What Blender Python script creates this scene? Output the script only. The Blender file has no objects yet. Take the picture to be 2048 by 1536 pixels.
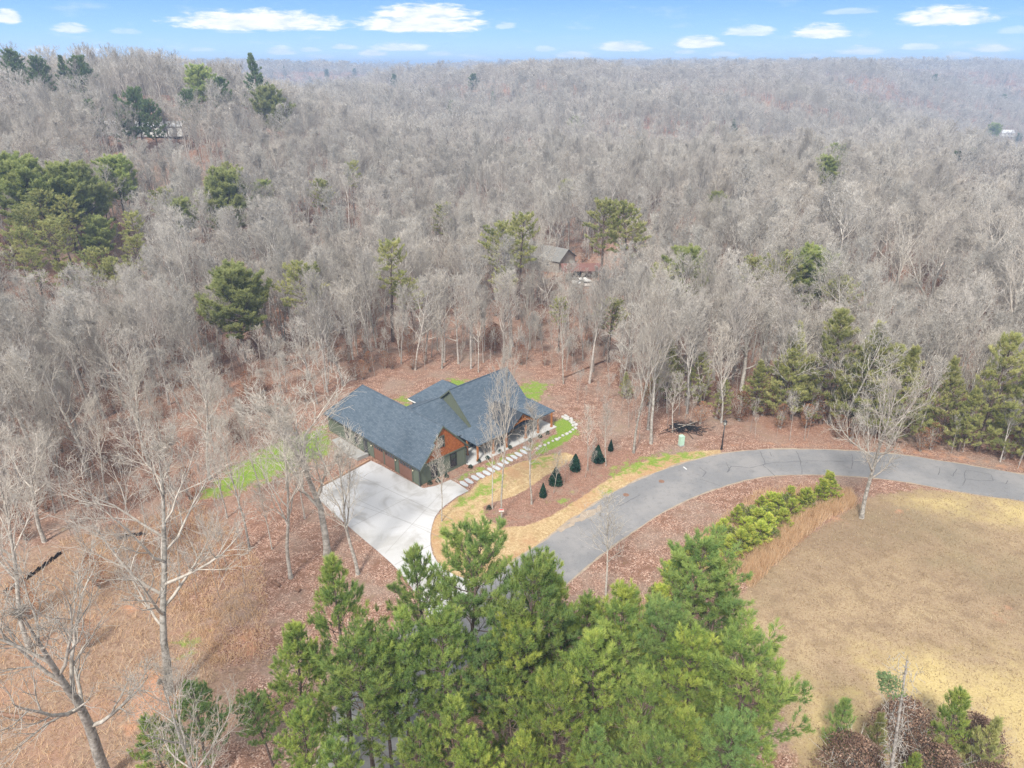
import bpy, math, random
import numpy as np
from mathutils import Vector, Matrix

# ------------------------------------------------------------------ camera
SC = bpy.context.scene
COL = SC.collection
CAM_H, FPX, PITCH = 47.0, 1420.0, math.radians(24.3)
cam_d = bpy.data.cameras.new('camera')
cam_d.sensor_width = 36.0
cam_d.lens = 36.0 * FPX / 2048.0
cam_d.clip_start, cam_d.clip_end = 0.5, 40000.0
cam = bpy.data.objects.new('camera', cam_d)
COL.objects.link(cam)
cam.location = (0, 0, CAM_H)
cam.rotation_euler = (math.radians(90) - PITCH, 0, 0)
SC.camera = cam

# ------------------------------------------------------------------ light
SUN_EL, SUN_AZ = math.radians(48), math.radians(200)      # azimuth clockwise from +Y
SC.view_settings.view_transform = 'Standard'
SC.view_settings.look = 'None'
SC.view_settings.exposure = 1.24
SC.view_settings.gamma = 1.0
SC.view_settings.use_curve_mapping = False
SKY_STRENGTH = 0.10

def ln(nt, a, b): nt.links.new(a, b)

class NT:
    """tiny helper for node trees"""
    def __init__(s, tree): s.t = tree; s.n = tree.nodes
    def node(s, typ, **kw):
        n = s.n.new(typ)
        for k, v in kw.items(): setattr(n, k, v)
        return n
    def put(s, sock, v):
        if hasattr(v, 'is_linked') or hasattr(v, 'links'): s.t.links.new(v, sock)
        elif v is not None:
            if isinstance(v, (tuple, list)) and len(v) == 3 and sock.type == 'RGBA': v = (*v, 1)
            sock.default_value = v
    def math(s, op, a, b=None, c=None, clamp=False):
        n = s.node('ShaderNodeMath', operation=op, use_clamp=clamp)
        s.put(n.inputs[0], a)
        if b is not None: s.put(n.inputs[1], b)
        if c is not None: s.put(n.inputs[2], c)
        return n.outputs[0]
    def mix(s, f, a, b, mode='MIX'):
        n = s.node('ShaderNodeMix', data_type='RGBA', blend_type=mode)
        s.put(n.inputs[0], f); s.put(n.inputs[6], a); s.put(n.inputs[7], b)
        return n.outputs[2]
    def noise(s, vec, scale, detail=3, rough=0.6, dist=0.0):
        n = s.node('ShaderNodeTexNoise'); n.inputs['Scale'].default_value = scale
        n.inputs['Detail'].default_value = detail; n.inputs['Roughness'].default_value = rough
        n.inputs['Distortion'].default_value = dist
        if vec is not None: s.t.links.new(vec, n.inputs['Vector'])
        return n.outputs['Fac']
    def ramp(s, f, stops, interp='LINEAR'):
        n = s.node('ShaderNodeValToRGB'); cr = n.color_ramp; cr.interpolation = interp
        while len(cr.elements) > len(stops): cr.elements.remove(cr.elements[-1])
        while len(cr.elements) < len(stops): cr.elements.new(0.5)
        for e, (p, c) in zip(cr.elements, stops):
            e.position = p; e.color = (*c, 1) if len(c) == 3 else c
        s.put(n.inputs[0], f)
        return n.outputs[0]
    def maprange(s, v, a, b, c=0.0, d=1.0, smooth=True):
        n = s.node('ShaderNodeMapRange'); n.interpolation_type = 'SMOOTHSTEP' if smooth else 'LINEAR'
        s.put(n.inputs[0], v)
        for i, x in enumerate((a, b, c, d)): n.inputs[i + 1].default_value = x
        return n.outputs[0]

def pix_dir(px, py):
    x = (px - 1024) / FPX; y = (py - 768) / FPX
    return np.array([x, math.cos(PITCH) - y * math.sin(PITCH), -(math.sin(PITCH) + y * math.cos(PITCH))])

world = bpy.data.worlds.new('World')
SC.world = world
world.use_nodes = True
wt = NT(world.node_tree); wt.n.clear()
w_out = wt.node('ShaderNodeOutputWorld')
sky = wt.node('ShaderNodeTexSky', sky_type='NISHITA', sun_disc=False)
sky.sun_elevation = SUN_EL; sky.sun_rotation = SUN_AZ
sky.air_density = 1.0; sky.dust_density = 1.0; sky.ozone_density = 1.5
tc = wt.node('ShaderNodeTexCoord')
sep = wt.node('ShaderNodeSeparateXYZ'); ln(wt.t, tc.outputs['Generated'], sep.inputs[0])
DX, DY, DZ = sep.outputs
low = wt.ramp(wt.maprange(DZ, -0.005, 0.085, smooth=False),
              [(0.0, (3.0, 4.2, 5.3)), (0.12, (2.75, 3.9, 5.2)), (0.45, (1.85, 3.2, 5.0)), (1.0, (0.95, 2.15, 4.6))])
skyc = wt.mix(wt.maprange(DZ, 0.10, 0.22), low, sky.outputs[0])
# unseen overcast white added above the clear horizon band to neutralise blue skylight
sky_fill_noise = wt.noise(tc.outputs['Generated'], 3.0, 4, 0.6)
deck = wt.math('MULTIPLY', wt.maprange(DZ, 0.14, 0.36), wt.maprange(sky_fill_noise, 0.1, 0.5, 0.80, 0.97))
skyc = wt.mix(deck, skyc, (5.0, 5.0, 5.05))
# small fair-weather clouds: az / elevation ellipses with flat bases, broken up by noise
CLOUDS = [(520, 40, 175, 17, 1), (845, 44, 140, 17, 1), (850, 22, 105, 12, 1), (15, 32, 26, 11, .9), (142, 56, 38, 8, .7),
          (1893, 31, 92, 15, 1), (1645, 62, 62, 11, 1), (1395, 84, 50, 10, 1), (1500, 61, 55, 9, .65), (1245, 92, 58, 9, .85),
          (1150, 110, 38, 6, .75), (800, 94, 62, 7, .8), (745, 105, 30, 6, .85), (690, 93, 30, 5, .6), (560, 101, 32, 7, .65),
          (170, 103, 38, 6, .8), (1720, 101, 44, 7, .75), (1840, 93, 38, 5, .6), (1985, 96, 48, 6, .8), (1920, 112, 34, 6, .6),
          (1990, 115, 34, 7, .7), (1010, 50, 22, 6, .4), (640, 113, 30, 5, .5), (1700, 22, 55, 5, .35), (950, 118, 60, 7, .5),
          (300, 112, 60, 7, .4), (1160, 122, 34, 5, .5), (880, 107, 26, 4, .5), (1450, 108, 30, 5, .45), (1780, 118, 44, 5, .55), (1620, 112, 26, 4, .4), (80, 98, 30, 5, .5), (400, 98, 26, 4, .4), (1370, 103, 22, 4, .5), (2030, 60, 30, 6, .3), (250, 62, 30, 5, .3), (730, 118, 40, 5, .5), (1090, 97, 22, 5, .4), (1330, 118, 70, 6, .4), (620, 99, 22, 4, .5), (470, 62, 45, 4, .25)]
AZ = wt.math('ARCTAN2', DX, DY)
EL = wt.math('ARCSINE', DZ)
cv = wt.node('ShaderNodeCombineXYZ')
wt.put(cv.inputs[0], wt.math('MULTIPLY', AZ, 38.0)); wt.put(cv.inputs[1], wt.math('MULTIPLY', EL, 170.0))
cn = wt.noise(cv.outputs[0], 1.0, 6, 0.62, 0.3)
csum = None
for (cx, cy, cw, ch, st) in CLOUDS:
    d = pix_dir(cx, cy); d /= np.linalg.norm(d)
    a0, e0 = math.atan2(d[0], d[1]), math.asin(d[2])
    sc_ = 1.0 / FPX
    k = math.cos(a0) ** 1.4
    ax = wt.math('MULTIPLY', wt.math('SUBTRACT', AZ, a0), 1.0 / (cw * sc_ * k * 1.05))
    dy = wt.math('SUBTRACT', EL, e0 - ch * sc_ * 0.45)
    up = wt.math('MULTIPLY', wt.math('MAXIMUM', dy, 0.0), 1.0 / (ch * sc_ * 1.75))
    dn = wt.math('MULTIPLY', wt.math('MINIMUM', dy, 0.0), 1.0 / (ch * sc_ * 0.65))
    r2 = wt.math('ADD', wt.math('MULTIPLY', ax, ax), wt.math('ADD', wt.math('MULTIPLY', up, up), wt.math('MULTIPLY', dn, dn)))
    f = wt.math('MULTIPLY', wt.math('SUBTRACT', 1.0, r2), 1.0)
    f = wt.math('ADD', f, wt.math('MULTIPLY', wt.math('SUBTRACT', cn, 0.55), 1.9))
    f = wt.math('MULTIPLY', wt.maprange(f, 0.0, 0.75), st)
    csum = f if csum is None else wt.math('MAXIMUM', csum, f)
wisp = wt.math('MULTIPLY', wt.maprange(wt.noise(cv.outputs[0], 0.45, 5, 0.6), 0.52, 0.8), 0.30)
wisp = wt.math('MULTIPLY', wisp, wt.maprange(DZ, 0.0, 0.12, 1.0, 0.4))
csum = wt.math('MAXIMUM', csum, wisp)
csum = wt.math('MULTIPLY', csum, wt.maprange(DZ, 0.0, 0.004))
shade = wt.mix(wt.maprange(cn, 0.35, 0.7), (4.2, 4.4, 4.9), (5.4, 5.4, 5.4))
skyc = wt.mix(csum, skyc, shade)
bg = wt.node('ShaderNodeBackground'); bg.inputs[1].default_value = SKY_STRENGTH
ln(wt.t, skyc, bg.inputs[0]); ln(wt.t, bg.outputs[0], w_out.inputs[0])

sun_d = bpy.data.lights.new('sun', 'SUN')
sun_d.energy = 2.4; sun_d.angle = math.radians(9); sun_d.color = (1.0, 0.95, 0.87)
sun = bpy.data.objects.new('sun', sun_d); COL.objects.link(sun)
sdir = Vector((math.sin(SUN_AZ) * math.cos(SUN_EL), math.cos(SUN_AZ) * math.cos(SUN_EL), math.sin(SUN_EL)))
sun.rotation_euler = sdir.to_track_quat('Z', 'Y').to_euler()
sun.location = (0, 0, 120)
SC.cycles.use_denoising = True
SC.cycles.denoising_prefilter = 'NONE'
SC.cycles.max_bounces = 5; SC.cycles.diffuse_bounces = 3; SC.cycles.transparent_max_bounces = 8
SC.cycles.volume_bounces = 0; SC.cycles.glossy_bounces = 2

# ------------------------------------------------------------------ terrain
T_AZ = np.radians([-75, -38, -21, 0, 19, 38, 75])
T_R = np.array([0, 112, 135, 165, 210, 270, 340, 420, 520, 680, 850, 1100, 1500, 2200, 3500, 30000.])
T_Z = np.array([
    [0, 0, -3, 2, 8, 14, 20, 26, 32, 26, 20, 18, 22, 24, 28, 30],
    [0, 0, -4, 0, 6, 13, 20, 28, 34, 24, 18, 16, 22, 24, 28, 30],
    [0, 0, -2, -3, 2, 11, 21, 27, 22, 14, 14, 20, 24, 27, 29, 31],
    [0, 0, -1, -4, -3, 2, 7, 11, 17, 25, 22, 20, 26, 28, 29, 31],
    [0, 0, 0, 1, 4, 3, -3, -5, 2, 12, 22, 28, 20, 26, 28, 30],
    [0, 0, 0, 2, 4, 3, -3, -12, -22, -32, -32, -14, 14, 24, 26, 30],
    [0, 0, 0, 2, 4, 3, 0, -8, -15, -20, -20, -5, 16, 28, 28, 30]], float)

def terrain(x, y):
    x = np.asarray(x, float); y = np.asarray(y, float)
    r = np.hypot(x, y); a = np.clip(np.arctan2(x, y), T_AZ[0], T_AZ[-1])
    def idx(v, nodes):
        i = np.clip(np.searchsorted(nodes, v, side='right') - 1, 0, len(nodes) - 2)
        t = (v - nodes[i]) / (nodes[i + 1] - nodes[i]); t = np.clip(t, 0, 1)
        return i, t * t * (3 - 2 * t)
    ia, ta = idx(a, T_AZ); ir, tr = idx(r, T_R)
    z = (T_Z[ia, ir] * (1 - ta) * (1 - tr) + T_Z[ia + 1, ir] * ta * (1 - tr)
         + T_Z[ia, ir + 1] * (1 - ta) * tr + T_Z[ia + 1, ir + 1] * ta * tr)
    k = np.clip((r - 118) / 80, 0, 1); k = k * k * (3 - 2 * k)
    n = (2.2 * np.sin(x / 31 + 1.3 * np.sin(y / 47)) + 1.9 * np.sin(y / 37 + 1.7 * np.sin(x / 61 + 1))
         + 3.0 * np.sin(x / 97 + y / 140 + 2) + 3.0 * np.sin(y / 111 - x / 160 + 1.5 * np.sin(x / 200)))
    far = np.clip((r - 350) / 600, 0, 1)
    n = n + far * (8 * np.sin(x / 260 + 1.2 * np.sin(y / 330)) + 6 * np.sin(y / 290 + 2))
    fade = np.clip((9000 - r) / 5000, 0, 1)
    back = np.where(y < 0, np.clip(1 + y / 60, 0, 1), 1.0)
    amp = 1 + np.clip((r - 170) / 200, 0, 1) * 1.3
    fold = -7 * np.exp(-((np.sin(x / 74 + 1.1 * np.sin(y / 90) + .6)) / .28) ** 2) * np.clip((r - 190) / 120, 0, 1) * fade
    zz = z + n * k * 0.8 * amp * fade + fold
    cap = 27 + .003 * r + 4.5 * np.clip((np.radians(-13) - a) / .15, 0, 1) * np.clip((900 - r) / 300, 0, 1)
    zz = np.where(zz > cap, cap + (zz - cap) * .18, zz)
    return zz * back

def at(px, py, z=0.0):
    """photo pixel (2048 x 1536) -> point on the level plane z"""
    r = pix_dir(px, py); t = (z - CAM_H) / r[2]
    return Vector((r[0] * t, r[1] * t, z))

def place(px, py, h=0.0, rmax=2500.0):
    """where a thing of height h stands whose top is seen at the pixel (h = 0: its foot)"""
    d = pix_dir(px, py); hd = math.hypot(d[0], d[1])
    rs = np.concatenate([np.arange(18, 400, .5), np.arange(400, rmax, 3)])
    X = d[0] / hd * rs; Y = d[1] / hd * rs; Z = CAM_H + d[2] / hd * rs
    g = Z - terrain(X, Y) - h
    w = np.where(g <= 0)[0]
    i = w[0] if len(w) else len(rs) - 1
    return Vector((X[i], Y[i], float(terrain(X[i], Y[i]))))

def height_to(p, py):
    """height of a vertical thing at p whose top is at image row py"""
    m = math.sin(PITCH); c = math.cos(PITCH); v = (py - 768) / FPX
    # v = -(y*m + dz*c)/(y*c - dz*m)
    dz = -(p.y * m + v * p.y * c) / (c - v * m)
    return dz + CAM_H - p.z

def project(x, y, z):
    dz = z - CAM_H
    d = y * math.cos(PITCH) - dz * math.sin(PITCH)
    return 1024 + FPX * x / d, 768 - FPX * (y * math.sin(PITCH) + dz * math.cos(PITCH)) / d

# ------------------------------------------------------------------ mesh tools
def tag(o, label=None, cat=None, group=None, kind=None):
    if label: o['label'] = label
    if cat: o['category'] = cat
    if group: o['group'] = group
    if kind: o['kind'] = kind
    return o

def empty(name, loc, rz=0.0, sc=1.0):
    o = bpy.data.objects.new(name, None); COL.objects.link(o)
    o.location = loc; o.rotation_euler = (0, 0, rz); o.scale = (sc, sc, sc)
    o.empty_display_size = 0.2
    return o

def link_mesh(name, me, parent=None):
    o = bpy.data.objects.new(name, me); COL.objects.link(o)
    if parent is not None: o.parent = parent
    return o

def auto_uv(me):
    uv = me.uv_layers.new(name='UVMap').data
    V = me.vertices
    for p in me.polygons:
        n = p.normal
        if abs(n.z) > 0.995: t = Vector((1, 0, 0))
        else: t = Vector((0, 0, 1)).cross(n).normalized()
        b = n.cross(t)
        for li in p.loop_indices:
            c = V[me.loops[li].vertex_index].co
            uv[li].uv = (c.dot(t), c.dot(b))

class MB:
    def __init__(s): s.v = []; s.f = []
    def add(s, vs, fs):
        b = len(s.v); s.v += [tuple(v) for v in vs]; s.f += [tuple(i + b for i in f) for f in fs]; return s
    def box(s, x0, x1, y0, y1, z0, z1, M=None):
        vs = [Vector((x, y, z)) for z in (z0, z1) for y in (y0, y1) for x in (x0, x1)]
        if M is not None: vs = [M @ v for v in vs]
        return s.add(vs, [(0, 2, 3, 1), (4, 5, 7, 6), (0, 1, 5, 4), (2, 6, 7, 3), (0, 4, 6, 2), (1, 3, 7, 5)])
    def slab(s, pts, th):
        """planar polygon thickened along -normal"""
        P = [Vector(p) for p in pts]; n = Vector((0, 0, 0))
        for i in range(len(P)): n += (P[i] - P[0]).cross(P[(i + 1) % len(P)] - P[0])
        n.normalize()
        if n.z < 0: P.reverse(); n = -n
        k = len(P); Q = [p - n * th for p in P]
        return s.add(P + Q, [tuple(range(k)), tuple(range(2 * k - 1, k - 1, -1))] + [(i, i + k, (i + 1) % k + k, (i + 1) % k) for i in range(k)])
    def extrude(s, pts, vec):
        P = [Vector(p) for p in pts]; vec = Vector(vec); k = len(P)
        n = Vector((0, 0, 0))
        for i in range(k): n += (P[i] - P[0]).cross(P[(i + 1) % k] - P[0])
        if n.dot(vec) < 0: P.reverse()
        Q = [p + vec for p in P]
        return s.add(P + Q, [tuple(range(k - 1, -1, -1)), tuple(range(k, 2 * k))] + [(i, (i + 1) % k, (i + 1) % k + k, i + k) for i in range(k)])
    def tube(s, pts, rad, k=8):
        P = [Vector(p) for p in pts]; b = len(s.v)
        for i, p in enumerate(P):
            d = (P[min(i + 1, len(P) - 1)] - P[max(i - 1, 0)]).normalized()
            a = Vector((1, 0, 0)) if abs(d.x) < .8 else Vector((0, 1, 0))
            u = d.cross(a).normalized(); w = d.cross(u); r = rad[i] if hasattr(rad, '__len__') else rad
            for j in range(k):
                t = 2 * math.pi * j / k
                s.v.append(tuple(p + u * math.cos(t) * r + w * math.sin(t) * r))
        for i in range(len(P) - 1):
            for j in range(k):
                s.f.append((b + i * k + j, b + i * k + (j + 1) % k, b + (i + 1) * k + (j + 1) % k, b + (i + 1) * k + j))
        s.f.append(tuple(b + j for j in range(k - 1, -1, -1)))
        s.f.append(tuple(b + (len(P) - 1) * k + j for j in range(k)))
        return s
    def mesh(s, name, mat, smooth=False):
        me = bpy.data.meshes.new(name); me.from_pydata(s.v, [], s.f); me.update()
        auto_uv(me)
        if mat: me.materials.append(mat)
        if smooth: me.polygons.foreach_set('use_smooth', [True] * len(me.polygons))
        return me
    def build(s, name, mat, parent=None, smooth=False):
        return link_mesh(name, s.mesh(name, mat, smooth), parent)

def np_mesh(name, V, F, mat, tint=None, smooth=False):
    """V (n,3); F (m,k) constant-size faces"""
    me = bpy.data.meshes.new(name)
    V = np.ascontiguousarray(V, np.float32); F = np.ascontiguousarray(F, np.int32)
    m, k = F.shape
    me.vertices.add(len(V)); me.vertices.foreach_set('co', V.ravel())
    me.loops.add(m * k); me.loops.foreach_set('vertex_index', F.ravel())
    me.polygons.add(m); me.polygons.foreach_set('loop_start', np.arange(m, dtype=np.int32) * k)
    try: me.polygons.foreach_set('loop_total', np.full(m, k, np.int32))
    except Exception: pass
    if smooth: me.polygons.foreach_set('use_smooth', np.ones(m, bool))
    me.update(calc_edges=True)
    if tint is not None:
        a = me.attributes.new('tint', 'FLOAT', 'POINT'); a.data.foreach_set('value', np.ascontiguousarray(tint, np.float32))
    me.materials.append(mat)
    return me

# ------------------------------------------------------------------ materials
def new_mat(name, rough=0.85, spec=0.3):
    m = bpy.data.materials.new(name); m.use_nodes = True
    t = NT(m.node_tree); b = t.n['Principled BSDF']
    b.inputs['Roughness'].default_value = rough
    b.inputs['Specular IOR Level'].default_value = spec
    return m, t, b

def obj_vec(t, which='Object'):
    return t.node('ShaderNodeTexCoord').outputs[which]

def plain(name, col, rough=0.7, spec=0.3, var=0.12, scale=2.0, metallic=0.0):
    m, t, b = new_mat(name, rough, spec)
    v = obj_vec(t)
    c = t.mix(t.noise(v, scale, 4), tuple(x * (1 - var * 1.6) for x in col), tuple(min(1, x * (1 + var * 1.6)) for x in col))
    t.put(b.inputs['Base Color'], c); b.inputs['Metallic'].default_value = metallic
    return m

def geo_pos(t): return t.node('ShaderNodeNewGeometry').outputs['Position']

def add_bump(t, b, h, strength, dist=0.1):
    n = t.node('ShaderNodeBump'); n.inputs['Strength'].default_value = strength; n.inputs['Distance'].default_value = dist
    t.put(n.inputs['Height'], h); t.t.links.new(n.outputs[0], b.inputs['Normal'])

def mat_ground():
    m, t, b = new_mat('ground_cover', 0.95, 0.1)
    P = geo_pos(t)
    at1 = t.node('ShaderNodeAttribute', attribute_name='zoneA'); at2 = t.node('ShaderNodeAttribute', attribute_name='zoneB')
    s1 = t.node('ShaderNodeSeparateColor'); ln(t.t, at1.outputs['Color'], s1.inputs[0])
    s2 = t.node('ShaderNodeSeparateColor'); ln(t.t, at2.outputs['Color'], s2.inputs[0])
    straw, green, field = s1.outputs; soil = at1.outputs['Alpha']
    rough_, mulch, yellow = s2.outputs
    nf = t.noise(P, 0.9, 5, 0.65); nm = t.noise(P, 0.16, 4, 0.6); nl = t.noise(P, 0.035, 3, 0.5)
    vo = t.node('ShaderNodeTexVoronoi'); vo.inputs['Scale'].default_value = 10.5; ln(t.t, P, vo.inputs['Vector'])
    leafr = t.node('ShaderNodeSeparateColor'); ln(t.t, vo.outputs['Color'], leafr.inputs[0])
    lr = leafr.outputs[0]
    fine = t.noise(P, 15.0, 3, 0.75)
    # leaf litter
    litter = t.ramp(lr, [(0, (0.095, 0.050, 0.034)), (0.3, (0.215, 0.12, 0.084)), (0.6, (0.33, 0.195, 0.14)), (0.85, (0.43, 0.28, 0.215)), (1, (0.60, 0.46, 0.38))])
    litter = t.mix(t.maprange(nf, 0.42, 0.7), litter, (0.19, 0.105, 0.072))
    litter = t.mix(t.math('MULTIPLY', t.maprange(nm, 0.42, 0.66), 0.6), litter, (0.27, 0.215, 0.175))
    litter = t.mix(t.math('MULTIPLY', t.maprange(nl, 0.5, 0.7), 0.45), litter, (0.31, 0.165, 0.11))
    mul = t.mix(lr, (0.13, 0.068, 0.048), (0.34, 0.19, 0.135))
    mul = t.mix(t.maprange(nf, 0.4, 0.62), mul, litter)
    mul = t.mix(t.math('MULTIPLY', fine, 0.4), mul, (0.36, 0.22, 0.16))
    # straw-covered soil
    st = t.ramp(t.noise(P, 2.6, 6, 0.72, 1.5), [(0.25, (0.20, 0.125, 0.06)), (0.5, (0.43, 0.31, 0.165)), (0.7, (0.62, 0.49, 0.31))])
    st = t.mix(t.math('MULTIPLY', t.maprange(nm, 0.46, 0.62), 0.6), st, (0.40, 0.225, 0.125))
    gr = t.ramp(t.noise(P, 5.0, 4, 0.7), [(0.2, (0.08, 0.13, 0.022)), (0.5, (0.18, 0.27, 0.04)), (0.8, (0.29, 0.36, 0.085))])
    gr = t.mix(t.maprange(nf, 0.55, 0.75), gr, (0.33, 0.30, 0.11))
    fl = t.ramp(t.noise(P, 7.0, 4, 0.8), [(0.25, (0.17, 0.118, 0.07)), (0.45, (0.315, 0.23, 0.143)), (0.75, (0.45, 0.35, 0.235))])
    fl = t.mix(t.math('MULTIPLY', t.maprange(nm, 0.4, 0.65), 0.7), fl, (0.41, 0.315, 0.19))
    fl = t.mix(t.math('MULTIPLY', t.maprange(nl, 0.4, 0.6), 0.75), fl, (0.235, 0.17, 0.115))
    fl = t.mix(t.math('MULTIPLY', t.maprange(fine, 0.58, 0.70), 0.5), fl, (0.17, 0.11, 0.065))
    fl = t.mix(t.math('MULTIPLY', t.maprange(t.math('ADD', lr, t.math('MULTIPLY', nm, 0.35)), 0.95, 1.05), 0.5), fl, (0.20, 0.12, 0.075))
    fl = t.mix(t.math('MULTIPLY', t.maprange(t.noise(P, 0.45, 6, 0.8), 0.45, 0.62), 0.7), fl, (0.22, 0.155, 0.10))
    fl = t.mix(t.math('MULTIPLY', t.maprange(t.noise(P, 0.07, 4, 0.65), 0.5, 0.68), 0.3), fl, (0.22, 0.20, 0.115))
    ye = t.ramp(t.noise(P, 5.0, 5, 0.8), [(0.25, (0.34, 0.25, 0.09)), (0.5, (0.54, 0.43, 0.19)), (0.8, (0.68, 0.57, 0.32))])
    so = t.mix(nf, (0.42, 0.21, 0.125), (0.50, 0.29, 0.19))
    ro = t.ramp(t.noise(P, 1.6, 6, 0.75, 2.0), [(0.3, (0.10, 0.065, 0.045)), (0.5, (0.28, 0.195, 0.135)), (0.7, (0.46, 0.36, 0.25))])
    ro = t.mix(t.math('MULTIPLY', t.maprange(lr, 0.5, 0.9), 0.6), ro, (0.28, 0.17, 0.125))
    ro = t.mix(t.math('MULTIPLY', t.maprange(nm, 0.5, 0.68), 0.6), ro, (0.38, 0.205, 0.14))
    def wgt(w, n, amp=1.1, a=0.36, c=0.64):
        return t.maprange(t.math('ADD', w, t.math('MULTIPLY', t.math('SUBTRACT', n, 0.5), amp)), a, c)
    c = t.mix(t.math('MULTIPLY', wgt(rough_, t.math('MULTIPLY_ADD', nm, 0.5, t.math('MULTIPLY', nf, 0.5)), 2.0), 0.8), litter, ro)
    c = t.mix(wgt(mulch, fine, 0.4), c, mul)
    c = t.mix(wgt(field, nf, 0.8), c, fl)
    c = t.mix(t.math('MULTIPLY', wgt(yellow, t.math('MULTIPLY_ADD', nf, 0.5, t.math('MULTIPLY', nm, 0.5)), 1.8, 0.1, 0.85), 0.75), c, ye)
    c = t.mix(wgt(straw, nf, 0.7), c, st)
    c = t.mix(wgt(green, nf, 2.2, 0.35, 0.8), c, gr)
    c = t.mix(wgt(soil, nf, 1.6, 0.4, 0.9), c, so)
    t.put(b.inputs['Base Color'], c)
    add_bump(t, b, t.math('ADD', t.math('MULTIPLY', lr, 0.5), fine), 0.5, 0.12)
    return m

def mat_asphalt():
    m, t, b = new_mat('asphalt', 0.9, 0.2); P = geo_pos(t)
    c = t.ramp(t.noise(P, 12, 4, 0.8), [(0.3, (0.165, 0.165, 0.170)), (0.7, (0.225, 0.225, 0.230))])
    c = t.mix(t.math('MULTIPLY', t.maprange(t.noise(P, 0.18, 5, 0.6), 0.4, 0.65), 0.7), c, (0.275, 0.265, 0.26))
    c = t.mix(t.math('MULTIPLY', t.maprange(t.noise(P, 1.3, 6, 0.8), 0.5, 0.7), 0.5), c, (0.12, 0.12, 0.125))
    c = t.mix(t.math('MULTIPLY', t.maprange(t.noise(P, 6, 3, 0.8), 0.66, 0.72), 0.6), c, (0.30, 0.19, 0.13))
    c = t.mix(t.math('MULTIPLY', t.maprange(t.noise(P, 0.7, 6, 0.7, 2), 0.6, 0.72), 0.3), c, (0.25, 0.225, 0.20))
    t.put(b.inputs['Base Color'], c); add_bump(t, b, t.noise(P, 30, 2), 0.15, 0.02)
    return m

def mat_concrete(name, base=(0.60, 0.60, 0.60), stain=0.5):
    m, t, b = new_mat(name, 0.85, 0.25); P = geo_pos(t)
    c = t.mix(t.noise(P, 14, 3, 0.7), tuple(x * .94 for x in base), tuple(x * 1.06 for x in base))
    c = t.mix(t.math('MULTIPLY', t.maprange(t.noise(P, 0.22, 6, 0.62, 1.2), 0.45, 0.66), stain), c, (0.30, 0.285, 0.265))
    c = t.mix(t.math('MULTIPLY', t.maprange(t.noise(P, 0.09, 3, 0.5), 0.5, 0.62), stain * 0.5), c, (0.36, 0.35, 0.325))
    t.put(b.inputs['Base Color'], c); return m

def mat_shingle():
    m, t, b = new_mat('roof_shingle', 0.9, 0.2)
    uv = t.node('ShaderNodeTexCoord').outputs['UV']
    br = t.node('ShaderNodeTexBrick'); ln(t.t, uv, br.inputs['Vector'])
    br.inputs['Scale'].default_value = 1.0; br.offset = 0.5
    br.inputs['Brick Width'].default_value = 0.42; br.inputs['Row Height'].default_value = 0.17
    br.inputs['Mortar Size'].default_value = 0.014; br.inputs['Mortar Smooth'].default_value = 0.4
    br.inputs['Color1'].default_value = (0.060, 0.086, 0.115, 1); br.inputs['Color2'].default_value = (0.118, 0.148, 0.184, 1)
    br.inputs['Mortar'].default_value = (0.035, 0.05, 0.07, 1)
    c = t.mix(t.maprange(t.noise(uv, 9, 4, 0.8), 0.25, 0.55), (0.06, 0.085, 0.112), br.outputs[0])
    c = t.mix(t.math('MULTIPLY', t.noise(uv, 0.5, 3), 0.25), c, (0.11, 0.14, 0.17))
    t.put(b.inputs['Base Color'], c); add_bump(t, b, br.outputs['Fac'], -0.4, 0.03)
    return m

def mat_boards(name, c1, c2, pitch=0.4, batten=0.12):
    m, t, b = new_mat(name, 0.75, 0.3)
    uv = t.node('ShaderNodeTexCoord').outputs['UV']; s = t.node('ShaderNodeSeparateXYZ'); ln(t.t, uv, s.inputs[0])
    fr = t.math('FRACT', t.math('DIVIDE', s.outputs[0], pitch))
    bat = t.math('LESS_THAN', fr, batten)
    c = t.mix(t.noise(uv, 1.5, 4), c1, c2)
    c = t.mix(t.math('MULTIPLY', bat, 0.35), c, tuple(min(1, x * 1.5) for x in c2))
    edge = t.math('MULTIPLY', t.math('GREATER_THAN', fr, batten), t.math('LESS_THAN', fr, batten + 0.06))
    c = t.mix(t.math('MULTIPLY', edge, 0.55), c, tuple(x * .35 for x in c1))
    t.put(b.inputs['Base Color'], c); add_bump(t, b, bat, 0.8, 0.04)
    return m

def mat_cedar():
    m, t, b = new_mat('cedar_shake', 0.8, 0.25)
    uv = t.node('ShaderNodeTexCoord').outputs['UV']
    br = t.node('ShaderNodeTexBrick'); ln(t.t, uv, br.inputs['Vector']); br.inputs['Scale'].default_value = 1.0
    br.inputs['Brick Width'].default_value = 0.16; br.inputs['Row Height'].default_value = 0.19; br.inputs['Mortar Size'].default_value = 0.012
    br.inputs['Color1'].default_value = (0.30, 0.085, 0.022, 1); br.inputs['Color2'].default_value = (0.50, 0.18, 0.055, 1)
    br.inputs['Mortar'].default_value = (0.10, 0.03, 0.012, 1)
    c = t.mix(t.math('MULTIPLY', t.noise(uv, 3, 4), 0.6), br.outputs[0], (0.24, 0.065, 0.02))
    t.put(b.inputs['Base Color'], c); add_bump(t, b, br.outputs['Fac'], -0.5, 0.03)
    return m

def mat_wood(name, c1, c2):
    m, t, b = new_mat(name, 0.6, 0.3)
    mp = t.node('ShaderNodeMapping'); mp.inputs['Scale'].default_value = (6, 6, 1); ln(t.t, obj_vec(t), mp.inputs[0])
    t.put(b.inputs['Base Color'], t.mix(t.noise(mp.outputs[0], 2.5, 4, 0.6), c1, c2)); return m

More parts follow.
